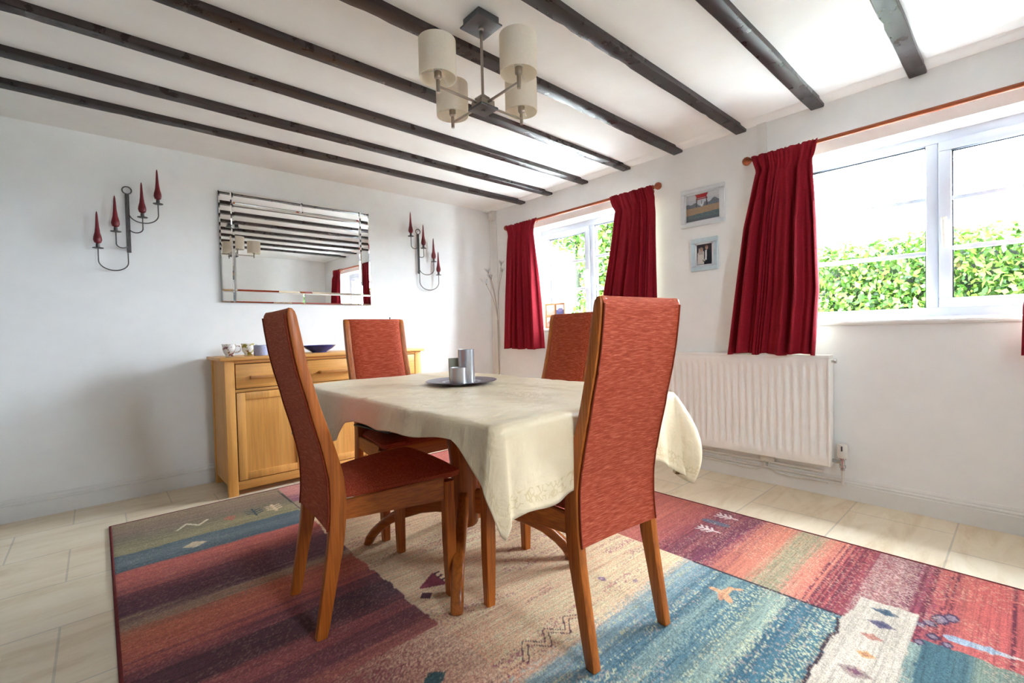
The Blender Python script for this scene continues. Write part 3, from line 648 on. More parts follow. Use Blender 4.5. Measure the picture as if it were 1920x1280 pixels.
# ------------------------------------------------------------------ dining chairs
REAR = [(-.016, 0), (.010, .159), (.029, .281), (.040, .391), (.042, .44), (.041, .51), (.032, .567), (.013, .653), (-.008, .732), (-.02, .789), (-.04, .865), (-.055, .94), (-.066, 1.02), (-.070, 1.06)]
FRONT = [(.018, 0), (.027, .031), (.058, .182), (.083, .297), (.092, .377), (.095, .438), (.089, .518), (.072, .589), (.043, .689), (.022, .756), (-.012, .89), (-.028, .985), (-.041, 1.055)]
TOP = [(-.068, 1.075), (-.062, 1.081), (-.054, 1.079), (-.046, 1.070)]
rz_ = lambda z: float(np.interp(z, [p[1] for p in REAR], [p[0] for p in REAR]))
fz_ = lambda z: float(np.interp(z, [p[1] for p in FRONT], [p[0] for p in FRONT]))
RZ = .011     # rug top
def make_chair(label):
    E = thing('dining_chair', label, 'chair', (0, 0, 0), 0, 'rust upholstered dining chairs around the table')
    out = .186; th = .03
    def dens(L):
        zs = np.linspace(L[0][1], L[-1][1], 26); return zs
    for s in (-1, 1):
        zs = np.linspace(0, 1.06, 34); pts = [(rz_(z), z) for z in zs] + TOP + [(fz_(z), z) for z in np.linspace(1.055, 0, 34)]
        mb = MB(); a, b = sorted((s*out, s*(out-th))); mb.prism(pts, 'x', a, b, .004); mb.build('back_post', 'chair_z', E, angle=35)
    # front legs, splayed outwards from the narrower back
    for s in (-1, 1):
        mb = MB(); cx = s*.222; prof = [(-.019, -.019), (.019, -.019), (.019, .019), (-.019, .019)]
        mb.sweep([(cx, .462, 0), (cx, .460, .2), (cx, .458, .435)], prof, (0, 1, 0), scales=[.86, 1, 1.06])
        bmesh.ops.bevel(mb.bm, geom=[e for e in mb.bm.edges if abs(e.verts[0].co.z-e.verts[1].co.z) > .1], offset=.004, segments=2, affect='EDGES')
        mb.build('front_leg', 'chair_z', E, angle=35)
        # side rail
        p0 = Vector((s*.172, .09)); p1 = Vector((s*.222, .442)); d = (p1-p0).normalized(); nrm = Vector((d.y, -d.x))*.011
        mb = MB(); t = bmesh.new()
        def q(p, z, k): return t.verts.new((p.x+nrm.x*k, p.y+nrm.y*k, z))
        v = [q(p0, .372, -1), q(p0, .372, 1), q(p0, .436, 1), q(p0, .436, -1), q(p1, .365, -1), q(p1, .365, 1), q(p1, .452, 1), q(p1, .452, -1)]
        for fc in ((0, 1, 2, 3), (7, 6, 5, 4), (0, 4, 5, 1), (1, 5, 6, 2), (2, 6, 7, 3), (3, 7, 4, 0)): t.faces.new([v[i] for i in fc])
        mb.add(t); bmesh.ops.recalc_face_normals(mb.bm, faces=mb.bm.faces); bmesh.ops.bevel(mb.bm, geom=list(mb.bm.edges), offset=.003, segments=2, affect='EDGES'); mb.build('side_rail', 'chair_y', E)
    mb = MB(); mb.box(-.204, .204, .448, .470, .372, .446, .003); mb.build('front_rail', 'chair_x', E)
    # seat: crowned cushion, narrower at the back, rolled over the front
    nu, nv = 24, 28; T = []; Bm = []
    for i in range(nu+1):
        u = -1+2*i/nu; rt, rb = [], []
        for j in range(nv+1):
            v = j/nv; y = .092+(.508-.092)*v
            hw = np.interp(y, [.092, .508], [.160, .246]); hw *= (1-.06*smoothstep(.9, 1.0, v))
            rim = (1-abs(u)**7)*(1-smoothstep(.93, 1.0, v)**2*.9)
            zt = .448+.020*v + rim*(.016+.026*math.sin(PI*min(1, .12+v*.86))*(1-u*u*.7))
            zb = .437+.010*v
            x = u*hw
            yy = y + .006*(1-u*u)*smoothstep(.8, 1, v)
            rt.append((x, yy, float(zt))); rb.append((x*.985, yy-.004*smoothstep(.9, 1, v), float(zb)))
        T.append(rt); Bm.append(rb)
    mb = MB(); A = mb.grid(T); B = mb.grid(Bm)
    def side(a, b):
        for k in range(len(a)-1): mb.bm.faces.new((a[k], a[k+1], b[k+1], b[k]))
    side(A[0], B[0]); side(A[-1], B[-1]); side([r[0] for r in A], [r[0] for r in B]); side([r[-1] for r in A], [r[-1] for r in B])
    mb.build('seat', 'fabric', E, angle=60)
    # upholstered back between the posts
    zs = list(np.linspace(.345, 1.05, 30)); hw = out-.009; nu = 16; Rr, Ff = [], []
    hwf = out-th+.002
    for i in range(nu+1):
        u = -1+2*i/nu; r, f_ = [], []
        for z in zs:
            bow = .010*(1-u*u)
            r.append((u*hw, rz_(z)-.0045+bow*.5, z)); f_.append((u*hwf, fz_(z)+.0-.004+.014*(1-u**6)*smoothstep(.35, .5, z)*1.0, z))
        # rolled top
        for k in range(1, 6):
            a = k/6*PI; yc = (rz_(1.055)+fz_(1.05))/2; ry = (fz_(1.05)-rz_(1.055))/2+.004
            pass
        yr, yf = r[-1][1], f_[-1][1]
        for k in range(1, 5):
            a = k/5*PI/2
            r.append((u*hw, yr+(yf-yr)*.5*(1-math.cos(a)), 1.05+.033*math.sin(a)))
            f_.append((u*hwf, yf-(yf-yr)*.5*(1-math.cos(a)), 1.05+.033*math.sin(a)))
        Rr.append(r); Ff.append(f_)
    mb = MB(); A = mb.grid(Rr); B = mb.grid(Ff)
    def side2(a, b):
        for k in range(len(a)-1): mb.bm.faces.new((a[k], a[k+1], b[k+1], b[k]))
    side2(A[0], B[0]); side2(A[-1], B[-1]); side2([q[0] for q in A], [q[0] for q in B]); side2([q[-1] for q in A], [q[-1] for q in B])
    bo = mb.build('backrest', 'fabric', E, angle=50, weld=1e-4)
    for s in (-1, 1):
        mb = MB(); mb.tube([(s*(hw-.001), rz_(z)-.0055, z) for z in np.linspace(.345, 1.06, 30)], .0028, 6); mb.build('piping', 'piping', bo)
    return E
def place(E, o, ang, label):
    E.location = (o[0], o[1], RZ); E.rotation_euler = (0, 0, ang); E['label'] = label
chA = make_chair('x')
# forward (local +y) must point along (fx, fy): angle = atan2(-fx, fy)
ang = lambda fx, fy: math.atan2(-fx, fy)
place(chA, (1.212, .828), ang(.085, .996), 'high-backed dining chair in front at the near table end, its rust back towards the camera')
chB = copy_tree(chA); place(chB, (.524, 1.717), ang(.998, -.067), 'dining chair on the left long side of the table, its whole rust seat showing')
chC = copy_tree(chA); place(chC, (1.228, 2.530), ang(0, -1), 'dining chair at the far table end, dark folders on its seat')
chD = copy_tree(chA); place(chD, (1.912, 1.690), ang(-.99, .13), 'dining chair on the window side of the table, partly hidden by the near chair')

# folders on the far chair
for k, (sx, sy, z, rz, mt, lb) in enumerate(((.25, .33, .524, .10, 'black', 'black folder lying lowest on the seat of the far chair'), (.22, .29, .5336, .03, 'grey_vinyl', 'charcoal folder on top of the black folder on the far chair'))):
    E = thing('folder', lb, 'folder', (1.135, 2.222, z), rz, 'dark folders on the far chair seat')
    mb = MB(); mb.box(-sx/2, sx/2, -sy/2, sy/2, .0, .0022, .0008); mb.box(-sx/2, sx/2, -sy/2, sy/2, .0072, .0094, .0008); mb.box(-sx/2-.002, -sx/2+.002, -sy/2, sy/2, 0, .0094, .0008); mb.build('cover', mt, E)
    mb = MB(); mb.box(-sx/2+.004, sx/2-.006, -sy/2+.006, sy/2-.006, .0024, .0070); mb.build('pages', 'china', E)

# ------------------------------------------------------------------ dining table
TX0, TX1, TY0, TY1, TZ = .738, 1.690, .895, 2.455, .757
TCX, TCY = 1.217, 1.708
T = thing('dining_table', 'wooden dining table with a centre column and four arched feet, under the cream cloth', 'table', (TCX, TCY, RZ))
mb = MB(); mb.prism([(TX0+.006-TCX, TY0+.006-TCY), (TX1-.056-TCX, TY0+.006-TCY), (TX1-.038-TCX, 1.05-TCY), (TX1-.006-TCX, 1.4-TCY), (TX1-.006-TCX, TY1-.006-TCY), (TX0+.006-TCX, TY1-.006-TCY)], 'z', .715-RZ, .750-RZ, .008); mb.build('tabletop', 'table_x', T)
mb = MB(); mb.box(-.33, .33, -.55, .55, .655-RZ, .714-RZ, .006); mb.build('underframe', 'table_x', T)
mb = MB(); mb.lathe([(.0, .135), (.052, .135), (.060, .145), (.062, .2), (.060, .30), (.062, .42), (.072, .52), (.095, .60), (.13, .65)], (0, 0, -RZ), 32)
mb.build('column', 'table_z', T)
TOPL = [(.03, .290), (.09, .280), (.15, .252), (.215, .214), (.28, .184), (.34, .161), (.395, .122), (.44, .080), (.468, .042), (.482, .0)]
BOT = [(.445, .0), (.425, .035), (.395, .068), (.34, .110), (.277, .139), (.195, .166), (.129, .175), (.03, .175)]
for k, d in enumerate(((-.322, -.385), (-.290, .371), (.283, -.371), (.309, .387))):
    mb = MB(); mb.prism([(r*1.03, z) for r, z in TOPL+BOT], 'y', -.023, .023, .013, 4)
    o = mb.build('arched_foot', 'table_x', T, angle=50); o.rotation_euler = (0, 0, math.atan2(d[1], d[0])); o.location = (0, 0, 0)
    o.scale = (1.0, 1, 1)

# ------------------------------------------------------------------ tablecloth
def cloth():
    w, h, r = TX1-TX0, TY1-TY0, .03
    per = []     # (point, normal, edge name, coordinate)
    def edge(p, q, n, nm, k):
        for i in range(k):
            t = i/k; per.append((Vector((p[0]+(q[0]-p[0])*t, p[1]+(q[1]-p[1])*t)), Vector(n), nm, t))
    def arc(c, a0, nm, k=22):
        for i in range(k):
            t = i/k; a = a0+t*PI/2; per.append((Vector((c[0]+r*math.cos(a), c[1]+r*math.sin(a))), Vector((math.cos(a), math.sin(a))), nm, t))
    edge((TX0+r, TY0), (TX1-r, TY0), (0, -1), 'near', 90); arc((TX1-r, TY0+r), -PI/2, 'nr')
    edge((TX1, TY0+r), (TX1, TY1-r), (1, 0), 'right', 120); arc((TX1-r, TY1-r), 0, 'fr')
    edge((TX1-r, TY1), (TX0+r, TY1), (0, 1), 'far', 90); arc((TX0+r, TY1-r), PI/2, 'fl')
    edge((TX0, TY1-r), (TX0, TY0+r), (-1, 0), 'left', 120); arc((TX0+r, TY0+r), PI, 'nl')
    for p, _n, _e, _t in per:
        if p.x > 1.2: p.x -= .05*float(smoothstep(1.4, .9, p.y))*(p.x-1.2)/.49
    n = len(per); cx, cy = (TX0+TX1)/2, (TY0+TY1)/2
    def drop(e, t, p):
        if e == 'near': return float(np.interp(t, [0, .06, .14, .24, .34, .5, .8, .93, 1], [.235, .230, .238, .240, .222, .215, .225, .27, .31]))
        if e == 'nr': return .31+.04*math.sin(PI*t)
        if e == 'right': return float(np.interp(t, [0, .07, .2, .35, .7, 1], [.32, .27, .23, .215, .215, .23]))
        if e == 'fr': return .23+.05*math.sin(PI*t)
        if e == 'far': return float(np.interp(t, [0, .1, .3, .6, .9, 1], [.23, .215, .205, .205, .22, .235]))
        if e == 'fl': return .225+.02*math.sin(PI*t)
        if e == 'left': return float(np.interp(p.y, [.92, .94, .97, 1.0, 1.03, 1.06, 1.12, 1.38, 1.70, 1.78, 1.88, 2.0, 2.3, 2.43], [.148, .133, .106, .082, .062, .050, .055, .078, .082, .09, .18, .215, .215, .225]))
        return float(np.interp(t, [0, .35, .6, .75, 1], [.148, .215, .268, .275, .235]))
    def flare(e, t, p):
        if e == 'near': return float(np.interp(t, [0, .1, .3, .9, 1], [.012, .008, .004, .015, .05]))
        if e == 'nr': return .04+.05*math.sin(PI*t)**.8
        if e == 'right': return float(np.interp(t, [0, .08, .25, 1], [.06, .045, .02, .03]))
        if e == 'fl': return .012+.02*math.sin(PI*t)
        if e == 'fr': return .03+.04*math.sin(PI*t)
        if e == 'far': return .012
        if e == 'left': return float(np.interp(p.y, [.93, 1.1, 1.7, 1.85, 2.0, 2.43], [.012, .016, .024, .016, .012, .012]))
        return .012+.01*math.sin(PI*t)
    rings = []; uv = []
    NT, NS = 22, 20
    for k in range(1, NT+1):
        q = k/NT; row = []
        for i, (p, nn, e, t) in enumerate(per):
            x = cx+(p.x-cx)*q; y = cy+(p.y-cy)*q
            z = TZ + .003*noise.noise(Vector((x*11+y*3, y*18, 0))) + .0045*noise.noise(Vector((x*5, y*3.6+x*2, 5)))*smoothstep(0, .25, q)
            # two soft creases running across the cloth
            z += .006*math.exp(-((y-1.74-.25*(x-1.0))/.022)**2)*smoothstep(1.25, .85, x) + .004*math.exp(-((x-1.42)/.02)**2)
            z += .004*math.exp(-((y-2.43)/.02)**2) - .003*float(smoothstep(.965, 1.0, q))
            row.append(Vector((x, y, float(z)))); 
        rings.append(row); uv.append([1.0]*n)
    fold = [0]*n
    for k in range(1, NS+1):
        t = k/NS; row = []; uvr = []
        for i, (p, nn, e, tt) in enumerate(per):
            D = drop(e, tt, p); F = flare(e, tt, p)
            s = i*.105
            A = {'near': .012, 'right': .016, 'far': .008, 'left': .006}.get(e, .010)
            ed = min(tt, 1-tt)*4 if e in ('near', 'right', 'far', 'left') else 0
            rip = A*(math.sin(s*1.9+.6*math.sin(s*.6))+.5*math.sin(s*4.1))*min(1, .3+ed)*t
            if e in ('nr', 'fl', 'fr'): rip = -.018*math.cos(2*PI*tt)*t - .012*t
            if e == 'nl': rip = .004*math.cos(2*PI*tt)*t
            o = .006*(1-math.exp(-t*8)) + F*(math.sin(t*PI*.78) if e == 'nr' else t**1.2) + rip
            if e == 'near' and .25 < tt < .75: o = min(o, .008)
            z = TZ - .003 - D*(t**.96) + .004*math.sin(s*2.7)*t**4
            px, py = p.x+nn.x*o, p.y+nn.y*o
            row.append(Vector((px, py, z))); uvr.append(D*(1-t) + (.12 if D < .13 else 0))
        rings.append(row); uv.append(uvr)
    bm = bmesh.new(); V = [[bm.verts.new(v) for v in row] for row in rings]; c0 = bm.verts.new((cx, cy, TZ))
    L = bm.loops.layers.uv.new('UVMap'); U = {}
    for k in range(len(rings)):
        for i in range(n): U[V[k][i]] = (i*.0105, uv[k][i])
    U[c0] = (0, 1)
    for i in range(n): bm.faces.new((c0, V[0][i], V[0][(i+1) % n]))
    for k in range(len(rings)-1):
        for i in range(n): bm.faces.new((V[k][i], V[k+1][i], V[k+1][(i+1) % n], V[k][(i+1) % n]))
    for fc in bm.faces:
        for lp in fc.loops: lp[L].uv = U[lp.vert]
    bmesh.ops.recalc_face_normals(bm, faces=bm.faces)
    me = bpy.data.meshes.new('tablecloth'); bm.to_mesh(me); bm.free(); me.materials.append(M['cloth'])
    me.polygons.foreach_set('use_smooth', [True]*len(me.polygons))
    o = bpy.data.objects.new('tablecloth', me); COL.objects.link(o)
    md = o.modifiers.new('thickness', 'SOLIDIFY'); md.thickness = .0014; md.offset = 1
    tag(o, 'cream satin tablecloth with embroidered hem draped over the dining table', 'tablecloth')
cloth()

# things on the table
E = thing('tray', 'round mauve metal plate under the candle holders on the tablecloth', 'tray', (1.285, 1.800, .7625))
mb = MB(); mb.lathe([(0, 0), (.085, 0), (.09, .002), (.165, .010), (.168, .012), (.165, .0135), (.09, .0055), (.085, .0038), (0, .0038)], n=56); mb.build('dish', 'tray', E)
mb = MB(); mb.lathe([(.078, .0042), (.083, .0052), (.088, .0066), (.093, .0066), (.088, .0045)], n=48, cap=False); mb.build('ring', 'silver', E)
def holder(x, y, r, h, label, mt='silver'):
    E = thing('candle_holder', label, 'candle holder', (x, y, .7664), 0, 'candle holders on the tray')
    mb = MB(); mb.lathe([(0, 0), (r, 0), (r, h), (r-.003, h+.0005), (r-.004, h-.001), (r-.005, h-.03), (0, h-.03)], n=36); mb.build('sleeve', mt, E)
    mb = MB(); mb.lathe([(0, h-.029), (r-.0055, h-.029), (r-.0055, h-.012), (r-.012, h-.014), (0, h-.015)], n=28); mb.build('candle', 'china', E)
    mb = MB(); mb.tube([(0, 0, h-.016), (.001, 0, h-.006)], .001, 6); mb.build('wick', 'dark', E)
holder(1.222, 1.735, .0385, .076, 'short brushed silver candle holder at the front of the tray')
holder(1.305, 1.785, .0385, .154, 'tall brushed silver candle holder, tallest on the tray')
E = thing('glass_tumbler', 'small smoky glass tumbler behind the short silver candle holder', 'glass', (1.295, 1.862, .7664))
mb = MB(); mb.lathe([(0, 0), (.032, 0), (.034, .11), (.0325, .11), (.0305, .006), (0, .006)], n=32); mb.build('tumbler', 'frost', E)

# ------------------------------------------------------------------ sideboard
SX0, SX1, SY0, SY1 = .585, 1.985, 3.345, 3.80
S = thing('sideboard', 'light oak sideboard with three drawers over three doors below the mirror', 'sideboard', (SX0, SY0, 0))
def SB(mb, x0, x1, y0, y1, z0, z1, bev=.002): mb.box(x0-SX0, x1-SX0, y0-SY0, y1-SY0, z0, z1, bev); return mb
SB(MB(), SX0-.024, SX1+.024, SY0-.018, SY1, .858, .880, .003).build('top', 'oak_x', S)
for x0, x1 in ((SX0, SX0+.055), (SX1-.055, SX1)):
    for y0, y1 in ((SY0, SY0+.045), (SY1-.045, SY1)): SB(MB(), x0, x1, y0, y1, 0, .857).build('post', 'oak_z', S)
for x in (SX0+.006, SX1-.024):
    SB(MB(), x, x+.018, SY0+.046, SY1-.046, .06, .856, .001).build('side_panel', 'oak_z', S)
SB(MB(), SX0+.056, SX1-.056, SY0+.01, SY1-.02, .045, .062, .001).build('bottom_board', 'oak_x', S)
SB(MB(), SX0+.056, SX1-.056, SY0+.030, SY1-.02, .063, .855, .001).build('carcass', 'oak_dark', S)
for z0, z1 in ((.838, .857), (.656, .674), (.034, .088)): SB(MB(), SX0+.056, SX1-.056, SY0+.002, SY0+.021, z0, z1).build('rail', 'oak_x', S)
xa, xb = SX0+.057, SX1-.057; mw = .034; cw = (xb-xa-2*mw)/3
for k in range(3):
    x0 = xa+k*(cw+mw); x1 = x0+cw
    if k < 2: SB(MB(), x1+.0015, x1+mw-.0015, SY0+.002, SY0+.021, .089, .655).build('mullion', 'oak_z', S); SB(MB(), x1+.0015, x1+mw-.0015, SY0+.002, SY0+.021, .675, .837).build('mullion', 'oak_z', S)
    d = SB(MB(), x0+.004, x1-.004, SY0+.001, SY0+.021, .679, .8335, .0015).build('drawer', 'oak_x', S)
    xm = (x0+x1)/2
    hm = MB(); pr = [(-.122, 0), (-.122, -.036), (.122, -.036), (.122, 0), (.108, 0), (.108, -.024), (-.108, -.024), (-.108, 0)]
    hm.prism([(xm-SX0+p, SY0-SY0+.002+q) for p, q in pr], 'z', .738, .757, .002); hm.build('handle', 'oak_handle_shaded', d)
    sw = .052
    dr = SB(SB(SB(SB(MB(), x0+.004, x0+sw, SY0, SY0+.02, .093, .652, .0015), x1-sw, x1-.004, SY0, SY0+.02, .093, .652, .0015), x0+sw, x1-sw, SY0, SY0+.02, .606, .652, .0015), x0+sw, x1-sw, SY0, SY0+.02, .093, .139, .0015)
    do = dr.build('door', 'oak_z', S)
    SB(MB(), x0+sw-.001, x1-sw+.001, SY0+.009, SY0+.018, .138, .607, .0).build('door_panel', 'oak_z', do)
# crockery
def cup(x, y, mt, label, r=.042, h=.082, straight=False, hang=0):
    E = thing('cup' if not straight else 'mug', label, 'cup', (x, y, .8805), hang, 'cups on the sideboard')
    if straight: pr = [(0, 0), (r*.94, 0), (r, .004), (r, h), (r-.003, h), (r-.0035, .006), (0, .006)]
    else: pr = [(0, 0), (r*.58, 0), (r*.60, .004), (r*.52, .010), (r*.60, .016), (r*.80, .030), (r*.90, .050), (r*.93, h-.008), (r, h), (r-.002, h), (r*.90, h-.012), (r*.84, .05), (r*.74, .03), (0, .018)]
    MB().lathe(pr, n=36).build('bowl', mt, E)
    hp = [(r*.88+.001, 0, h*.80), (r+.012, 0, h*.86), (r+.026, 0, h*.72), (r+.026, 0, h*.50), (r+.012, 0, h*.34), (r*.80, 0, h*.30)]
    if straight: hp = [(r-.001, 0, h*.82), (r+.016, 0, h*.80), (r+.022, 0, h*.5), (r+.016, 0, h*.24), (r-.001, 0, h*.2)]
    from mathutils.geometry import interpolate_bezier
    pts = []
    for a in range(len(hp)-1):
        p0, p1 = Vector(hp[a]), Vector(hp[a+1]); pm = Vector(hp[max(a-1, 0)]); pn = Vector(hp[min(a+2, len(hp)-1)])
        pts += interpolate_bezier(p0, p0+(p1-pm)/6, p1-(pn-p0)/6, p1, 5)[:-1]
    pts.append(Vector(hp[-1])); MB().tube(pts, .0042, 8, up=(0, 1, 0)).build('handle', mt, E)
cup(.652, 3.55, 'cup_a', 'white footed china cup with pink and brown motif, leftmost on the sideboard', hang=-.4)
cup(.775, 3.60, 'cup_b', 'white footed china cup with olive green motif, middle of the three cups', hang=-.4)
cup(.822, 3.46, 'cup_c', 'pale blue straight mug, rightmost of the three cups', .043, .070, True, .7)
E = thing('bowl', 'wide cobalt blue dish on the sideboard beside the far chair', 'bowl', (1.235, 3.54, .8805))
MB().lathe([(0, 0), (.052, 0), (.055, .006), (.062, .010), (.095, .030), (.118, .052), (.116, .053), (.090, .034), (.055, .014), (0, .010)], n=48).build('dish', 'blue', E)
E = thing('incense_stick', 'thin dark upright rod on the sideboard showing above the far chair back', 'stick', (1.812, 3.53, .8805))
MB().lathe([(0, 0), (.03, 0), (.03, .008), (.012, .014), (.006, .02), (0, .02)], n=20).build('foot', 'dark', E)
MB().tube([(0, 0, .018), (0, 0, .262)], .0045, 8).build('rod', 'dark', E)

# ------------------------------------------------------------------ bevelled wall mirror
Mr = thing('wall_mirror', 'large rectangular wall mirror hanging above the sideboard', 'mirror', (1.224, YB, 1.258))
Mr.rotation_euler = (math.radians(.5), 0, 0)
hx, hz = .5575, .79
mb = MB(); mb.box(-hx+.004, hx-.004, -.012, -.004, .003, hz-.003, .001); mb.build('backing_board', 'mirror_edge', Mr)
def pane(nm, x0, x1, z0, z1, bw=.009, yt=-.019, tilt=.0028):
    mb = MB(); t = bmesh.new(); g = .0006
    x0 += g; x1 -= g; z0 += g; z1 -= g
    O = [(x0, z0), (x1, z0), (x1, z1), (x0, z1)]; I = [(x0+bw, z0+bw), (x1-bw, z0+bw), (x1-bw, z1-bw), (x0+bw, z1-bw)]
    b_ = [t.verts.new((x, -.0122, z)) for x, z in O]; o_ = [t.verts.new((x, yt+tilt, z)) for x, z in O]; i_ = [t.verts.new((x, yt, z)) for x, z in I]
    t.faces.new(i_); t.faces.new(b_[::-1])
    for k in range(4): t.faces.new((o_[k], o_[(k+1) % 4], i_[(k+1) % 4], i_[k])); t.faces.new((b_[k], b_[(k+1) % 4], o_[(k+1) % 4], o_[k]))
    mb.add(t); mb.build(nm, 'mirror', Mr, smooth=False)
B_ = .083
pane('mirror_pane', -hx+B_, hx-B_, B_, hz-B_+.0, .012)
for a, b in ((-hx+B_, .006), (.006, hx-B_)):
    pane('border_strip', a, b, hz-B_, hz); pane('border_strip', a, b, 0, B_)
for a, b in ((-hx, -hx+B_), (hx-B_, hx)):
    pane('border_strip', a, b, B_, hz); pane('corner_tile', a, b, 0, B_)

# ------------------------------------------------------------------ wall candle sconces
def sconce(x0, label, arms, flip):
    """arms: (dx of the cup, z of the cup, z where the arm leaves the stem)"""
    E = thing('candle_sconce', label, 'sconce', (x0, YB, 1.73), 0, 'pewter candle sconces either side of the mirror')
    mb = MB(); st = MB()
    for q in (-.007, 0, .007): st.tube([(q, -.022, -.17), (q, -.022, .20)], .0042, 8)
    st.build('stem', 'iron', E)
    ring = [(.023*math.cos(a*2*PI/24), -.022, .222+.023*math.sin(a*2*PI/24)) for a in range(25)]
    MB().tube(ring, .0035, 8, up=(0, 1, 0)).build('hanging_ring', 'iron', E)
    for q in (.19, -.15): MB().tube([(0, -.022, q), (0, 0, q)], .004, 8).build('wall_pin', 'iron', E)
    for dx, zc, zl in arms:
        zc -= 1.73; zl -= 1.73; pts = []; xs = .006*(1 if dx > 0 else -1)
        m = (dx+xs)/2; rx = abs(dx-xs)/2; sgn = 1 if dx > 0 else -1
        low = min(zc-.05, zl-.02)-.02
        for k in range(25):
            a = PI+PI*k/24
            xx = m+sgn*rx*math.cos(a); zz = low + math.sin(a)*rx*.78
            pts.append((xx, -.022-.035*k/24, zz))
        pts = [(xs, -.022, zl)] + pts + [(dx, -.057, zc)]
        MB().tube(pts, .0032, 8, up=(0, 1, 0)).build('arm', 'iron', E)
        MB().lathe([(0, 0), (.026, .002), (.028, .005), (.026, .006), (.010, .005), (.010, .028), (.0085, .028), (.0085, .008), (0, .008)], (dx, -.057, zc), 20).build('drip_pan', 'iron', E)
        # each candle lifts out of its cup: a thing of its own
    return E
def candle(x, z, label, h=.222):
    o = MB().lathe([(0, .007), (.008, .007), (.008, .030), (.017, .036), (.0215, .052), (.0195, .070), (.0135, .095), (.0095, .130), (.007, .170), (.005, .205), (.0025, h), (0, h+.002)], (0, 0, 0), 18).build('candle', 'candle_red', None)
    o.location = (x, YB-.057, z+.0006)
    MB().tube([(0, 0, h), (0.001, 0, h+.010)], .0009, 5).build('wick', 'offwhite', o)
    tag(o, label, 'candle', 'dark red flame-shaped candles')
AL = [(-.148, 1.566, 1.60), (-.062, 1.676, 1.72), (.071, 1.782, 1.80), (.153, 1.880, 1.90)]
AR = [(-.095, 1.890, 1.90), (.035, 1.793, 1.80), (.142, 1.676, 1.72), (.192, 1.553, 1.60)]
sconce(.172, 'pewter four-arm candle sconce left of the mirror', AL, 1)
sconce(2.264, 'pewter four-arm candle sconce right of the mirror', AR, -1)
for (nm, x0, A, side) in (('L', .172, AL, 'left'), ('R', 2.264, AR, 'right')):
    order = ['lowest', 'second lowest', 'second highest', 'highest'] if side == 'left' else ['highest', 'second highest', 'second lowest', 'lowest']
    for (dx, z, zl), od in zip(A, order): candle(x0+dx, z, 'dark red pointed candle, %s on the sconce %s of the mirror' % (od, side))

# ------------------------------------------------------------------ chandelier
E = thing('chandelier', 'four-arm ceiling light with cream linen drum shades', 'ceiling light', (1.203, 1.482, ZC))
mb = MB(); mb.box(-.052, .052, -.052, .052, -.030, 0, .002); mb.build('ceiling_box', 'greymetal', E)
mb = MB(); mb.box(-.062, .062, -.062, .062, -.038, -.0302, .003); mb.build('ceiling_plate', 'greymetal', E)
hz_ = 1.925-ZC
mb = MB(); mb.lathe([(0, -.0382), (.011, -.0382), (.011, -.046), (.0058, -.050), (.0058, hz_+.02)], n=16); mb.build('drop_rod', 'nickel', E)
mb = MB(); mb.prism([(-.034, -.034), (.034, -.034), (.034, .034), (-.034, .034)], 'z', hz_-.014, hz_+.012, .002)
mb.lathe([(.044, .012), (.008, .040)], (0, 0, hz_), 4); mb.build('hub', 'nickel', E)
mb = MB(); mb.box(-.044, .044, -.044, .044, hz_-.024, hz_-.0142, .002); mb.lathe([(0, -.03), (.009, -.028), (.009, -.024)], (0, 0, hz_), 14); mb.build('hub_plate', 'greymetal', E)
for dx, dy in ((-1, 0), (1, 0), (0, -1), (0, 1)):
    ex, ey = dx*.215, dy*.215
    mb = MB(); mb.tube([(dx*.03, dy*.03, hz_), (ex, ey, hz_+.003)], .0052, 10); a = mb.build('arm', 'nickel', E)
    mb = MB(); mb.lathe([(0, -.020), (.007, -.020), (.0075, -.014), (.0075, .028), (.013, .032), (.0145, .036), (.0145, .062), (.012, .064), (.012, .085), (0, .085)], (ex, ey, hz_), 16); mb.build('lamp_holder', 'nickel', a)
    sh = MB(); z0, z1, r = 1.957-ZC, 2.097-ZC, .070
    sh.lathe([(r, z0), (r, z1), (r-.002, z1), (r-.002, z0), (r, z0)], (ex, ey, 0), 40, cap=False); so = sh.build('lamp_shade', 'shade', E)
    sp = MB()
    for q in range(3):
        a_ = q*2*PI/3+.5; sp.tube([(ex+.013*math.cos(a_), ey+.013*math.sin(a_), hz_+.060), (ex+(r-.002)*math.cos(a_), ey+(r-.002)*math.sin(a_), hz_+.045)], .0014, 6)
    sp.lathe([(.0148, .056), (.0168, .056), (.0168, .064), (.0148, .064), (.0148, .056)], (ex, ey, hz_), 16, cap=False)
    sp.build('shade_ring', 'gloss_white', so)
    MB().lathe([(0, .085), (.009, .086), (.013, .10), (.019, .118), (.017, .136), (.009, .145), (0, .147)], (ex, ey, hz_), 18).build('bulb', 'china', a)

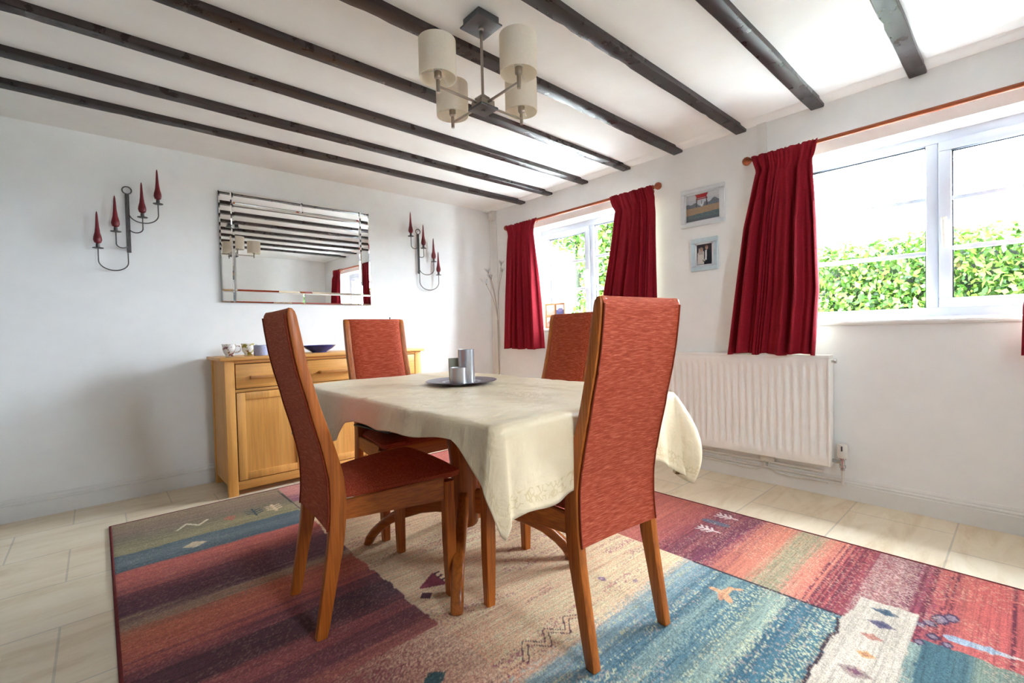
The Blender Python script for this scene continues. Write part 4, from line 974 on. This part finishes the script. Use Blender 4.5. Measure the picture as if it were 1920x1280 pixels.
# ------------------------------------------------------------------ framed pictures
def painted(nm, w, h, fn, parent, x, n=90):
    m_ = max(2, int(n*h/w)); me = bpy.data.meshes.new(nm)
    U, Vv = np.meshgrid(np.linspace(0, 1, n+1), np.linspace(0, 1, m_+1), indexing='ij')
    # u runs left to right as seen from the room (towards -y), v up
    pos = np.stack([np.full(U.size, x), (.5-U.ravel())*w, (Vv.ravel()-.5)*h], 1)
    idx = np.arange(U.size).reshape(n+1, m_+1); F = np.stack([idx[:-1, :-1], idx[1:, :-1], idx[1:, 1:], idx[:-1, 1:]], -1).reshape(-1, 4)
    me.from_pydata(pos.tolist(), [], F.tolist()); me.update()
    C = np.zeros(U.shape+(3,)); fn(U, Vv, C)
    ca = me.color_attributes.new('Col', 'FLOAT_COLOR', 'POINT'); ca.data.foreach_set('color', np.concatenate([C.reshape(-1, 3), np.ones((U.size, 1))], 1).astype(np.float32).ravel())
    me.materials.append(M['print']); o = bpy.data.objects.new(nm, me); COL.objects.link(o); o.parent = parent; return o
Lc = lambda c: np.array(lin(c))
def gate_photo(U, V, C):
    rr = np.random.default_rng(5).random(U.shape)
    C[:] = Lc((190, 194, 202)); k = V > .8; C[k] = Lc((200, 202, 206))
    hill = .62+.05*np.sin(U*9)+.04*np.sin(U*23+1)+.05*(U > .55); k = V < hill; C[k] = Lc((104, 110, 122)); C[k & (rr > .6)] = Lc((128, 132, 140))
    k = V < .50+.03*U; C[k] = Lc((160, 136, 110)); C[k & (rr > .6)] = Lc((176, 152, 126))
    k = V < .24+.06*U; C[k] = Lc((108, 122, 126)); C[k & (rr > .55)] = Lc((88, 108, 114)); k = V < .10; C[k] = Lc((96, 104, 112))
    for cx in (.33, .62):
        k = (np.abs(U-cx-(.78-V)*(-.08 if cx < .5 else .08)) < .018) & (V > .54) & (V < .88); C[k] = Lc((92, 84, 88))
    k = (np.abs(U-.475) < .20) & (V > .84) & (V < .985) & (np.abs(U-.475) < .12+.5*(V-.82)); C[k] = Lc((158, 40, 44))
    k = (np.abs(U-.475) < .17) & (np.abs(V-.80) < .018); C[k] = Lc((140, 60, 60))
    k = (np.hypot((U-.475)/.05, (V-.60)/.09) < 1); C[k] = Lc((206, 210, 214)); k = (np.abs(U-.475) < .012) & (V > .6) & (V < .74); C[k] = Lc((110, 110, 118))
def couple_photo(U, V, C):
    C[:] = Lc((58, 54, 58))
    k = (V < .12); C[k] = Lc((120, 140, 146))
    k = (np.abs(U-.30) < .22+.06*(1-V)-.04*(V > .6)) & (V < .66) & (V > .04); C[k] = Lc((208, 200, 194))
    k = (np.abs(U-.26) < .15) & (V > .50) & (V < .82); C[k] = Lc((176, 164, 158))
    k = (np.hypot((U-.30)/.085, (V-.74)/.085) < 1); C[k] = Lc((176, 140, 126))
    k = (np.hypot((U-.28)/.11, (V-.80)/.06) < 1); C[k] = Lc((146, 126, 112))
    k = (np.abs(U-.70) < .24) & (V < .70); C[k] = Lc((38, 38, 46))
    k = (np.abs(U-.585-.04*(V-.4)) < .06) & (V < .70) & (V > .22); C[k] = Lc((214, 214, 216))
    k = (np.hypot((U-.64)/.095, (V-.82)/.10) < 1); C[k] = Lc((180, 146, 130)); k = (np.hypot((U-.64)/.10, (V-.91)/.045) < 1); C[k] = Lc((120, 96, 84))
    k = (np.hypot((U-.47)/.10, (V-.20)/.07) < 1); C[k] = Lc((88, 96, 84)); k = (np.hypot((U-.47)/.06, (V-.22)/.04) < 1); C[k] = Lc((210, 196, 196))
def picture(y, z, w, h, fw, label, fn, mt, inner=True):
    E = thing('picture_frame', label, 'picture', (XR, y, z), 0, 'framed photographs beside the curtain')
    mb = MB()
    pr = [(-.016, 0), (-.022, .004)]
    X0, X1 = -.020, -.002
    mb.box(X0, X1, -w/2, w/2, h/2-fw, h/2, .004); mb.box(X0, X1, -w/2, w/2, -h/2, -h/2+fw, .004)
    mb.box(X0, X1, -w/2, -w/2+fw, -h/2+fw, h/2-fw, .004); mb.box(X0, X1, w/2-fw, w/2, -h/2+fw, h/2-fw, .004); mb.build('frame', mt, E)
    mb = MB(); q = .010; a, b = w/2-fw, h/2-fw
    mb.box(-.014, -.004, -a, a, b-q, b); mb.box(-.014, -.004, -a, a, -b, -b+q); mb.box(-.014, -.004, -a, -a+q, -b, b); mb.box(-.014, -.004, a-q, a, -b, b); mb.build('inner_edge', 'frame_silver', E)
    mb = MB(); mb.box(-.005, -.001, -a, a, -b, b); mb.build('backing', 'offwhite', E)
    painted('photo', 2*(a-q), 2*(b-q), fn, E, -.0062)
    mb = MB(); mb.box(-.0115, -.0095, -a, a, -b, b); mb.build('glazing', 'glass', E, smooth=False)
picture(1.500, 1.828, .312, .262, .028, 'larger silver-framed photo of a red gate in a landscape', gate_photo, 'frame_silver')
picture(1.491, 1.498, .192, .224, .032, 'smaller pale blue framed photo of a couple in wedding clothes', couple_photo, 'frame_blue')
# wooden multi-photo frame on the far sill
E = thing('photo_frame', 'honey wood frame with several small photos standing on the far window sill', 'photo frame', (3.235, 2.985, ZS+.0355))
mb = MB(); w, h = .25, .235
for a in (-w/2, -.006, w/2-.012): mb.box(-.008, .008, a, a+.012, 0, h, .002)
for a in (0, .108, h-.012): mb.box(-.0075, .0075, -w/2+.012, w/2-.012, a, a+.012, .002)
mb.build('frame', 'pine', E)
def flat(cols):
    def fn(U, V, C):
        C[:] = Lc(cols[0]); k = V < .5; C[k] = Lc(cols[1]); k = (np.hypot((U-.5)/.3, (V-.45)/.2) < 1); C[k] = Lc(cols[2])
    return fn
for yy, zz, cols in ((.06, .173, ((206, 206, 216), (196, 170, 160), (210, 190, 180))), (-.066, .173, ((196, 204, 226), (70, 74, 150), (104, 100, 168))), (.06, .06, ((206, 200, 196), (190, 170, 160), (160, 120, 110))), (-.066, .06, ((196, 200, 206), (150, 140, 140), (120, 110, 110)))):
    o = painted('photo', .106, .092, flat(cols), E, -.002, 24); o.location = (0, yy, zz)
mb = MB(); mb.box(.0, .004, -w/2+.004, w/2-.004, .004, h-.004); mb.build('backing', 'pine', E)

# ------------------------------------------------------------------ flower floor lamp in the corner
E = thing('floor_lamp', 'slender metal floor lamp with white flower heads in the far corner', 'lamp', (3.04, 3.60, 0))
MB().lathe([(0, 0), (.085, 0), (.09, .004), (.085, .014), (.02, .02), (.008, .04), (0, .04)], n=36).build('base', 'nickel', E)
MB().tube([(.0, 0, .03), (.004, 0, .58), (.0, 0, 1.12)], .0075, 10).build('pole', 'nickel', E)
HD = [(-.135, .0, 1.470, True), (-.085, .03, 1.590, False), (.055, -.01, 1.675, False), (.090, .02, 1.612, False), (-.115, -.05, 1.52, False)]
for k, (dx, dy, z, big) in enumerate(HD):
    pts = []
    for q in range(13):
        t = q/12; pts.append((dx*t**2.0, dy*t**1.6, 1.08+(z-1.08)*t))
    st = MB().tube(pts, .0026, 8).build('stem', 'nickel', E)
    d = (Vector(pts[-1])-Vector(pts[-2])).normalized(); p = Vector(pts[-1])
    MB().lathe([(0, -.004), (.006, 0), (.007, .012), (.004, .018), (0, .018)], tuple(p), 10).build('bulb_holder', 'nickel', st)
    fl = MB(); npet = 6
    for q in range(npet):
        a = q*2*PI/npet; s = Vector((math.cos(a), math.sin(a), 0)); P = []
        for i in range(7):
            t = i/6; k_ = 1.35 if big else 1.0; wd = k_*.018*math.sin(PI*min(1, .15+t*.8)); c_ = p+d*(.012+.042*t*k_)+s*(.004+.026*k_*t**1.3)
            tn = Vector((-s.y, s.x, 0)); P.append([c_-tn*wd+s*.003, c_, c_+tn*wd+s*.003])
        fl.grid(P)
    fl.build('flower_head', 'petal' if big else 'petal_clear', st, angle=80)

# ------------------------------------------------------------------ outside
g = MB(); g.box(-40, 60, -60, 60, -.35, -.3); o = struct(g.build('ground', 'ground_bounce'))
def leaves(nm, mt, label, cat, boxes, count, size, parent=None, seed=1):
    """foliage: leaf blades scattered through boxes or ellipsoids, over a dark twiggy core"""
    r = np.random.default_rng(seed); E = thing(nm, label, cat, (boxes[0][0], boxes[0][2], -.3))
    vol = np.array([(b[1]-b[0])*(b[3]-b[2])*(b[5]-b[4]) for b in boxes]); cnt = (vol/vol.sum()*count).astype(int)
    pts = []
    for b, c_ in zip(boxes, cnt):
        p = r.random((c_, 3)); sh = b[6] if len(b) > 6 else 'box'
        if sh == 'ell':
            v = r.normal(size=(c_, 3)); v /= np.linalg.norm(v, axis=1)[:, None]; v *= (r.random((c_, 1))**.25); p = .5+.5*v
        else: p[:, 0] = np.where(r.random(c_) < .6, p[:, 0]*.35, p[:, 0])
        pts.append(np.stack([b[0]+(b[1]-b[0])*p[:, 0], b[2]+(b[3]-b[2])*p[:, 1], b[4]+(b[5]-b[4])*p[:, 2]], 1))
    pts = np.concatenate(pts); n = len(pts); o0 = np.array(E.location)
    d = r.normal(size=(n, 3)); d /= np.linalg.norm(d, axis=1)[:, None]; d[:, 2] -= .3
    e = np.cross(d, r.normal(size=(n, 3))); e /= np.linalg.norm(e, axis=1)[:, None]
    s = size*(.6+.8*r.random((n, 1))); pts = pts-o0
    quad = np.stack([pts, pts+d*s*.5+e*s*.32, pts+d*s, pts+d*s*.5-e*s*.32], 1).reshape(-1, 3)
    F = np.arange(n*4).reshape(n, 4); me = bpy.data.meshes.new('foliage'); me.from_pydata(quad.tolist(), [], F.tolist()); me.update()
    ca = me.color_attributes.new('Col', 'FLOAT_COLOR', 'POINT'); cl = np.repeat(np.clip(r.random(n)*.85+(r.random(n) > .93)*.3, 0, 1), 4)
    ca.data.foreach_set('color', np.stack([cl, cl, cl, np.ones_like(cl)], 1).astype(np.float32).ravel())
    me.materials.append(M[mt]); fo = bpy.data.objects.new('foliage', me); COL.objects.link(fo); fo.parent = E
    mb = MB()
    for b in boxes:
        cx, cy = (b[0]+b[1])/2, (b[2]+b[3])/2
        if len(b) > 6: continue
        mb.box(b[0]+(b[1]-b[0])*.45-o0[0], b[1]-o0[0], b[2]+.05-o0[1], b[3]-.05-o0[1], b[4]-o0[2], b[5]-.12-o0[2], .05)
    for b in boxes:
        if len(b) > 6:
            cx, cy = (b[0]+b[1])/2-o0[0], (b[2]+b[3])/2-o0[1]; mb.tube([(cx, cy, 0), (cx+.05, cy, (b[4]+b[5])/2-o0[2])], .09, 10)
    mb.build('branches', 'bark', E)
leaves('hedge', 'leaf', 'clipped leafy green hedge outside the near window', 'hedge', [(5.9, 6.7, -2.5, 1.70, -.3, 1.86), ], 42000, .062, seed=1)
leaves('garden_tree', 'leaf', 'tall leafy green tree outside the far window', 'tree', [(6.6, 8.4, 3.6, 6.05, .6, 4.6, 'ell'), (6.8, 8.2, 5.4, 7.2, 2.6, 4.6, 'ell'), (6.4, 7.6, 3.9, 5.9, -.2, 2.4, 'ell')], 26000, .10, seed=2)
g = MB(); g.box(8.8, 9.2, 3.0, 12.5, -.3, 2.5, .01); tag(g.build('garden_wall', 'render'), 'pale sunlit wall seen behind the tree through the far window', 'wall')
